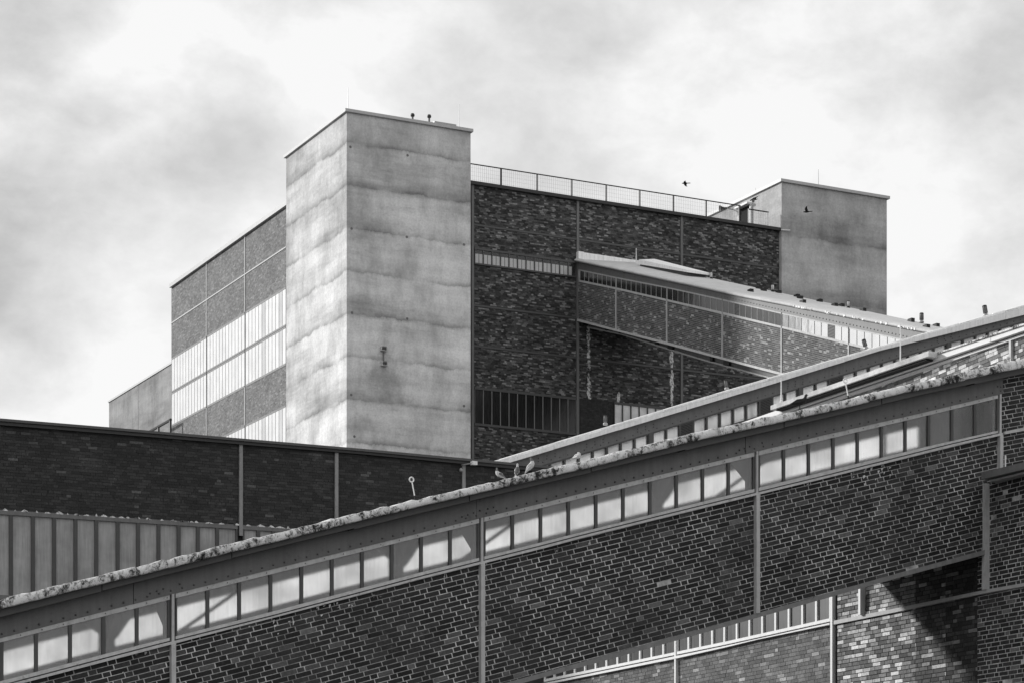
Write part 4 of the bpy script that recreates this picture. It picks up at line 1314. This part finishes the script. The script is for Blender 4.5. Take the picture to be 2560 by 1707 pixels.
# lichened coping, each slab rounded and uneven
x = s1a; k = 0
while x < s1b - .1:
    x2 = min(x + .93 + R.random() * .12, s1b)
    rr = random.Random(k)
    nseg = 10
    vs, fs = [], []
    xa, xb = x + .005, x2 - .005
    tl_ = rr.gauss(0, .006)
    for i in range(nseg + 1):
        s_ = xa + (xb - xa) * i / nseg
        zb0, zt0 = cb(s_) + tl_, ct(s_) + tl_ + rr.gauss(0, .006)
        h = zt0 - zb0
        for (dd, q) in ((.26, .02), (.41, 0), (.425, .10), (.42, .62), (.405, .92), (.36, 1.0), (.05, 1.02), (-.3, .98)):
            vs.append(P1.w(s_, zb0 + h * q + rr.gauss(0, .003), dd + rr.gauss(0, .003)))
    for i in range(nseg):
        for j in range(7): fs.append((i * 8 + j, i * 8 + j + 1, i * 8 + j + 9, i * 8 + j + 8))
    fs += [tuple(range(7, -1, -1)), tuple(range(nseg * 8, nseg * 8 + 8))]
    m_ = MB(); m_.add(vs, fs); m_.build('coping_slab', LICHEN, b1, True)
    x = x2; k += 1
# brickwork
bf = Bricks(b1)
ed = [s1a] + col1
for i in range(4):
    a, b = ed[i] + (.04 if i else 0), ed[i + 1] - .04
    sl = (sb1(b) - sb1(a)) / (b - a)
    bf.panel(P1, quad(kt1, sb1, a, b), sl * .97, tones=(.018, .055), light=.09, lightv=.10, L=.262, H=.0765, J=.0105, JV=.017, org=(b, sb1(b)), proud=.005)
a, b = col1[3] + .06, s1b
bf.panel(P1, quad(const(8.0), fcb, a, b), .235, tones=(.020, .04), light=.04, lightv=.08, L=.262, H=.0765, J=.0105, JV=.017, org=(b, sb1(b)), proud=.005)
bf.finish()
# pale lime runs on the brick under the sill
mb = MB()
for k in range(60):
    px = R.choice([R.uniform(0, 2460), R.uniform(2110, 2230), R.uniform(650, 1000)])
    s_ = P1.S(px)
    z = sb1(s_) - R.random() ** 2 * .30
    w_ = .012 + .03 * R.random(); h = .02 + .05 * R.random()
    if abs(min(abs(s_ - c) for c in col1)) < .2 or s_ > sW - .2: continue
    mb.prism(P1, [(s_, z - h), (s_ + w_ * .5, z - h * .7), (s_ + w_, z - h * .2), (s_ + w_ * .8, z), (s_ - w_ * .3, z - .01)], .006, .0125 + k * .00002)
o = mb.build('lime_runs', STREAK, b1); o['kind'] = 'stuff'
MB().band(P1, s1a, col1[3] + .03, sb1, shifted(fb1, -.018), 0, .075).build('window_sill', FRAME_L, b1)
for c_ in col1:
    w_ = .035
    MB().band(P1, c_ - w_, c_ + w_, kt1 if c_ != col1[3] else const(8.2), shifted(sb1, .0), 0, .085).build('steel_column', COLUMN, b1)
    MB().band(P1, c_ - .02, c_ + .02, sb1, rt1, 0, .055).build('window_post', COLUMN, b1)
# windows: ten per bay; see through to the rear glazing
bays = [(col1[0] - (col1[1] - col1[0]), col1[0]), (col1[0], col1[1]), (col1[1], col1[2]), (col1[2], col1[3])]
mwid = .026
for i, (a, b) in enumerate(bays):
    strip(b1, P1, even(a + .045, b - .045, 10), rt1, pt1, pb1, fb1, mwid, G_FRONT, FRAME_L, STEEL_D, d0=-.01, d1=.035, dp=.006)
    # rear glazing, frame
    mb = MB()
    for c_ in (a + .1, b - .1): mb.band(P1, c_ - .03, c_ + .03, sb1, rt1, -W1, -W1 + .08)
    mb.build('rear_mullion', STEEL_D, b1)
    if True:
        if i == 3: b = P1.S(2420) + 1.4; MB().band(P1, b, s1b, sb1, rt1, -W1, -W1 + .03).build('rear_infill', DARK, b1)
        MB().band(P1, a + .02, b - .02, sb1, shifted(fb1, .16), -W1, -W1 + .06).band(P1, a + .02, b - .02, shifted(rt1, -.13), rt1, -W1, -W1 + .06).build('rear_surround', INSIDE, b1)
        MB().band(P1, a + .02, b - .02, shifted(fb1, .16), shifted(rt1, -.13), -W1 + .02, -W1 + .024).build('rear_pane', G_BACK, b1)
# portal frames with knee braces, wind bracing at the rear wall
for c_ in [bays[0][0]] + col1[:3]:
    fr = MB()
    y0, y1 = V1 + .15, V1 + W1 - .1
    zt_ = rt1(c_) + .3; zk = fb1(c_) - .2
    for y in (y0, y1): fr.box(c_ - .07, c_ + .07, y - .07, y + .07, zk - 1.5, zt_)
    fr.box(c_ - .07, c_ + .07, y0, y1, zt_ - .25, zt_)
    for y, s_ in ((y0, 1), (y1, -1)):
        fr.add([(c_ - .05, y, zt_ - .25), (c_ - .05, y + s_ * .7, zt_ - .25), (c_ - .05, y, zt_ - .85),
                (c_ + .05, y, zt_ - .25), (c_ + .05, y + s_ * .7, zt_ - .25), (c_ + .05, y, zt_ - .85)],
               [(0, 1, 2), (5, 4, 3), (0, 3, 4, 1), (1, 4, 5, 2), (2, 5, 3, 0)])
    fr.build('portal_frame', STEEL_D, b1)
    # longitudinal gusset and diagonal on the rear side
    g_ = MB(); y = V1 + W1 - .22
    PB = Pl('v', y)
    for sgn in (-1, 1):
        g_.prism(PB, [(c_, rt1(c_) + .05), (c_ + sgn * .5, rt1(c_ + sgn * .5) + .05), (c_ + sgn * .12, rt1(c_) - .35), (c_, rt1(c_) - .45)], 0, .03)
    g_.build('gusset', STEEL_D, b1)
    dgm = MB()
    x0, x1 = c_ + .5, c_ + 2.6
    dgm.prism(PB, [(x0, fb1(x0) - .1), (x0 + .10, fb1(x0) - .1), (x1 + .10, rt1(x1) + .1), (x1, rt1(x1) + .1)], .03, .08)
    dgm.build('wind_brace', STEEL_M, b1)
# small wall details on the right brick
MB().band(P1, col1[3] + .09, s1b, A1([(2503, 1086.5), (2560, 1076)]), A1([(2503, 1079.5), (2560, 1067.5)]), 0, .05).build('wall_beam', COLUMN, b1)
a0, z0 = P1.sz(2502.5, 1170)
tag(MB().tube(P1.w(a0, z0, .12), P1.w(a0, P1.sz(2502, 1140)[1], .12), .014, 8).build('drain_pipe', WHITE), 'short thin white pipe beside the column at the right end of the front bridge', 'pipe')


def anchor(px, py, bx, by, label):
    PA = P1.off(.1)
    a, z = PA.sz(px, py); b_, zb0 = PA.sz(bx, by)
    t = thing('anchor_rod', PA.w(b_, zb0), label, 'anchor rod', 'eyelet rods on the coping')
    top = Vector(PA.w(a, z)); bot = Vector(PA.w(b_, zb0 - .1)); dr = (top - bot).normalized()
    mid = bot + (top - bot) * .38
    MB().tube(bot, mid, .014, 8).build('foot', BLACKR, t)
    MB().tube(mid, top - dr * .03, .010, 8).build('shaft', WHITE, t)
    mb = MB(); n, m = 14, 6; ring = []
    for i in range(n):
        an = 2 * math.pi * i / n
        for j in range(m):
            bn = 2 * math.pi * j / m
            rr = .036 + .011 * math.cos(bn)
            ring.append((top.x + math.cos(an) * rr, top.y + .011 * math.sin(bn), top.z + math.sin(an) * rr))
    fs = [(i * m + j, i * m + (j + 1) % m, ((i + 1) % n) * m + (j + 1) % m, ((i + 1) % n) * m + j) for i in range(n) for j in range(m)]
    mb.add(ring, fs); mb.build('eyelet', WHITE, t, True)


anchor(1029, 1197.6, 1041, 1246, 'eyelet rod standing on the coping at the left, before the dark hall wall')
anchor(2113, 951, 2124, 996, 'eyelet rod standing on the coping at the right, before the canopy slab')
for (px, py, lb) in ((2452, 925, 'small stub hook on the coping in front of light bricks'), (2520, 903, 'pale lump of mortar on the coping at the foot of the far right column')):
    PA = P1.off(.1); a, z = PA.sz(px, py - 8); b_, z_ = PA.sz(px + 4, py + 4)
    tag(MB().tube(PA.w(b_, z_), PA.w(a, z), .02, 8).lathe(PA.w(a, z - .02), [(.03, 0), (.045, .02), (.03, .05), (0, .06)], 10).build('coping_hook' if px < 2500 else 'mortar_lump', FRAME_L, None, True), lb, 'hook' if px < 2500 else 'mortar')


# ================================================================== BIRDS
def loft(mb, pts, rad, n=10, mi=0, flat=1.0):
    """closed tapering body through a chain of points (local x forward, z up)"""
    vs = []
    for i, p in enumerate(pts):
        p = Vector(p)
        t = (Vector(pts[min(i + 1, len(pts) - 1)]) - Vector(pts[max(i - 1, 0)])).normalized()
        side = Vector((0, 1, 0)); up = side.cross(t).normalized() * -1
        for k in range(n):
            an = 2 * math.pi * k / n
            vs.append(p + side * math.cos(an) * rad[i] * flat + up * math.sin(an) * rad[i])
    fs = [(i * n + k, i * n + (k + 1) % n, (i + 1) * n + (k + 1) % n, (i + 1) * n + k) for i in range(len(pts) - 1) for k in range(n)]
    fs += [tuple(range(n - 1, -1, -1)), tuple(range((len(pts) - 1) * n, len(pts) * n))]
    mb.add(vs, fs, mi)


def perched(name, P, px, py, yaw, scale, body_m, head_m, wing_m, label, cat, pitch=0.0, preen=False, legs=True, group=None):
    a, z = P.sz(px, py)
    c = Vector(P.w(a, z))
    root = thing(name, c, label, cat, group)
    M = Matrix.Translation(c) @ Matrix.Rotation(yaw, 4, 'Z') @ Matrix.Rotation(-pitch, 4, 'Y') @ Matrix.Scale(scale, 4)

    def put(mb, nm, mats, smooth=True):
        mb.v = [tuple(M @ Vector(v)) for v in mb.v]
        return mb.build(nm, mats, root, smooth)
    zc0 = .13
    body = MB()
    if preen:
        pts = [(-.15, 0, zc0 - .05), (-.10, 0, zc0 - .01), (-.04, 0, zc0 + .01), (.03, 0, zc0 + .025), (.07, 0, zc0 + .04), (.075, 0, zc0 + .075), (.05, 0, zc0 + .10), (.02, 0, zc0 + .10), (.0, 0, zc0 + .085)]
        rad = [.012, .04, .065, .068, .055, .036, .03, .026, .008]
    else:
        pts = [(-.17, 0, zc0 - .045), (-.11, 0, zc0 - .02), (-.05, 0, zc0), (.02, 0, zc0 + .01), (.07, 0, zc0 + .035), (.095, 0, zc0 + .075), (.10, 0, zc0 + .11), (.105, 0, zc0 + .135), (.115, 0, zc0 + .15), (.118, 0, zc0 + .165)]
        rad = [.012, .035, .058, .064, .055, .036, .025, .026, .022, .006]
    loft(body, pts, rad, 12, 0)
    nf = 12
    # head end of the same skin carries the head colour
    cut = (len(pts) - 5) * nf
    body.m = [1 if i >= cut and i < (len(pts) - 1) * nf else 0 for i in range(len(body.f))]
    put(body, 'body', [body_m, head_m])
    hx = pts[-2]
    bk = MB(); bk.tube((hx[0] + .015, 0, hx[2]), (hx[0] + .045, 0, hx[2] - .012), .006, 6, 0, .001); put(bk, 'beak', BLACKR)
    ey = MB()
    for s_ in (-1, 1): ey.lathe((hx[0] + .006, s_ * .0215, hx[2] + .004), [(.004, -.003), (.0045, .001), (.001, .003)], 6, 0, (0, s_, 0))
    put(ey, 'eye', BLACKR)
    for s_ in (-1, 1):
        w = MB(); q = .062 * s_
        up = [(.045, q * .80, zc0 + .045), (-.02, q * 1.02, zc0 + .050), (-.10, q * .75, zc0 + .018), (-.19, q * .28, zc0 - .035), (-.13, q * .85, zc0 - .025), (-.05, q * 1.12, zc0 - .022), (.03, q * 1.08, zc0 - .005)]
        w.add(up + [(x, y * .72, z_) for x, y, z_ in up], [tuple(range(7)), tuple(range(13, 6, -1))] + [(i, (i + 1) % 7, 7 + (i + 1) % 7, 7 + i) for i in range(7)])
        put(w, 'wing', wing_m)
    tlm = MB(); tlm.add([(-.13, -.02, zc0 - .02), (-.13, .02, zc0 - .02), (-.25, .03, zc0 - .075), (-.25, -.03, zc0 - .075), (-.13, -.02, zc0 - .035), (-.13, .02, zc0 - .035), (-.25, .03, zc0 - .082), (-.25, -.03, zc0 - .082)],
                        [(0, 1, 2, 3), (7, 6, 5, 4), (0, 4, 5, 1), (1, 5, 6, 2), (2, 6, 7, 3), (3, 7, 4, 0)])
    put(tlm, 'tail', wing_m, False)
    if legs:
        M2 = Matrix.Translation(c) @ Matrix.Rotation(yaw, 4, 'Z') @ Matrix.Scale(scale, 4)
        for s_ in (-1, 1):
            lg = MB(); lg.tube((.0, .028 * s_, .10), (.005, .03 * s_, .004), .009, 6, 0, .0045)
            for an in (-.5, 0, .5, math.pi): lg.tube((.005, .03 * s_, .004), (.005 + .03 * math.cos(an), .03 * s_ + .03 * math.sin(an), .002), .004, 5, 0, .002)
            lg.v = [tuple(M2 @ Vector(v)) for v in lg.v]; lg.build('leg', BLACKR, root, True)
    return root


PA = P1.off(.22)
right_yaw = math.atan2(-SA, CA)
zoff = 0
perched('pigeon', PA, 1246, 1198, math.pi - .3, .60, FEATH_W, FEATH_G, FEATH_G, 'dark-winged pigeon facing left, lowest on the front coping', 'pigeon', .25, group='pigeons on the coping')
perched('pigeon', PA, 1293, 1187.5, -math.pi / 2 - .3, .60, FEATH_G, FEATH_W, FEATH_W, 'pale-headed pigeon facing the camera on the coping', 'pigeon', .2, group='pigeons on the coping')
perched('pigeon', PA, 1335, 1176.5, -.5, .70, FEATH_W, FEATH_G, FEATH_W, 'upright pale grey pigeon facing right, tallest of the row', 'pigeon', .62, group='pigeons on the coping')
perched('pigeon', PA, 1443, 1153, -math.pi / 2 + .5, .58, FEATH_W, FEATH_W, FEATH_W, 'white pigeon preening alone on the coping, apart from the other three', 'pigeon', .0, True, legs=False, group='pigeons on the coping')
perched('crow', PA, 1999, 1022, -.5, .88, FEATH_K, FEATH_K, FEATH_K, 'black crow on the front coping under the canopy slab', 'crow', -.05)


def flyer(px, py, Y, yaw, roll, up_, sc_, label, pitch=0):
    d = ray(px, py); c = Vector((0, 0, CAMZ)) + d * Y
    root = thing('flying_bird', c, label, 'bird', 'birds flying past the roofs')
    M = Matrix.Translation(c) @ Matrix.Rotation(yaw, 4, 'Z') @ Matrix.Rotation(-pitch, 4, 'Y') @ Matrix.Rotation(roll, 4, 'X') @ Matrix.Scale(sc_, 4)
    b = MB()
    loft(b, [(-.24, 0, 0), (-.17, 0, 0), (-.1, 0, 0), (.0, 0, 0), (.08, 0, .0), (.13, 0, .01), (.17, 0, .015), (.20, 0, .01), (.23, 0, 0)], [.03, .022, .045, .06, .05, .034, .034, .022, .003], 10)
    b.v = [tuple(M @ Vector(v)) for v in b.v]; b.build('body', FEATH_K, root, True)
    for s_ in (-1, 1):
        w = MB(); u0 = up_ * .22; u1 = up_ * .40
        P_ = [(.07, .04 * s_, .02), (.10, .17 * s_, .02 + u0), (.02, .34 * s_, .02 + u1), (-.10, .42 * s_, .02 + u1 * 1.1), (-.06, .30 * s_, .01 + u1 * .8), (-.08, .16 * s_, .01 + u0 * .8), (-.08, .04 * s_, .01)]
        w.add(P_ + [(x, y, z - .012) for x, y, z in P_], [tuple(range(7)), tuple(range(13, 6, -1))] + [(i, (i + 1) % 7, 7 + (i + 1) % 7, 7 + i) for i in range(7)])
        w.v = [tuple(M @ Vector(v)) for v in w.v]; w.build('wing', FEATH_K, root)
    tm = MB(); tm.add([(-.2, -.02, .005), (-.2, .02, .005), (-.34, .06, 0), (-.34, -.06, 0), (-.2, -.02, -.005), (-.2, .02, -.005), (-.34, .06, -.006), (-.34, -.06, -.006)],
                      [(0, 1, 2, 3), (7, 6, 5, 4), (0, 4, 5, 1), (1, 5, 6, 2), (2, 6, 7, 3), (3, 7, 4, 0)])
    tm.v = [tuple(M @ Vector(v)) for v in tm.v]; tm.build('tail', FEATH_K, root)


flyer(1713, 459, 88, math.pi + right_yaw - .2, .2, -.1, .58, 'small dark bird flying level against the sky above the railing')
flyer(1884, 498, 86, right_yaw + 2.6, -.5, -.35, .72, 'dark bird with drooping wings in front of the right tower roof edge', -.35)
flyer(2017, 530, 84, math.pi + right_yaw - .3, .15, .38, .60, 'dark bird with raised wings in front of the right tower face')
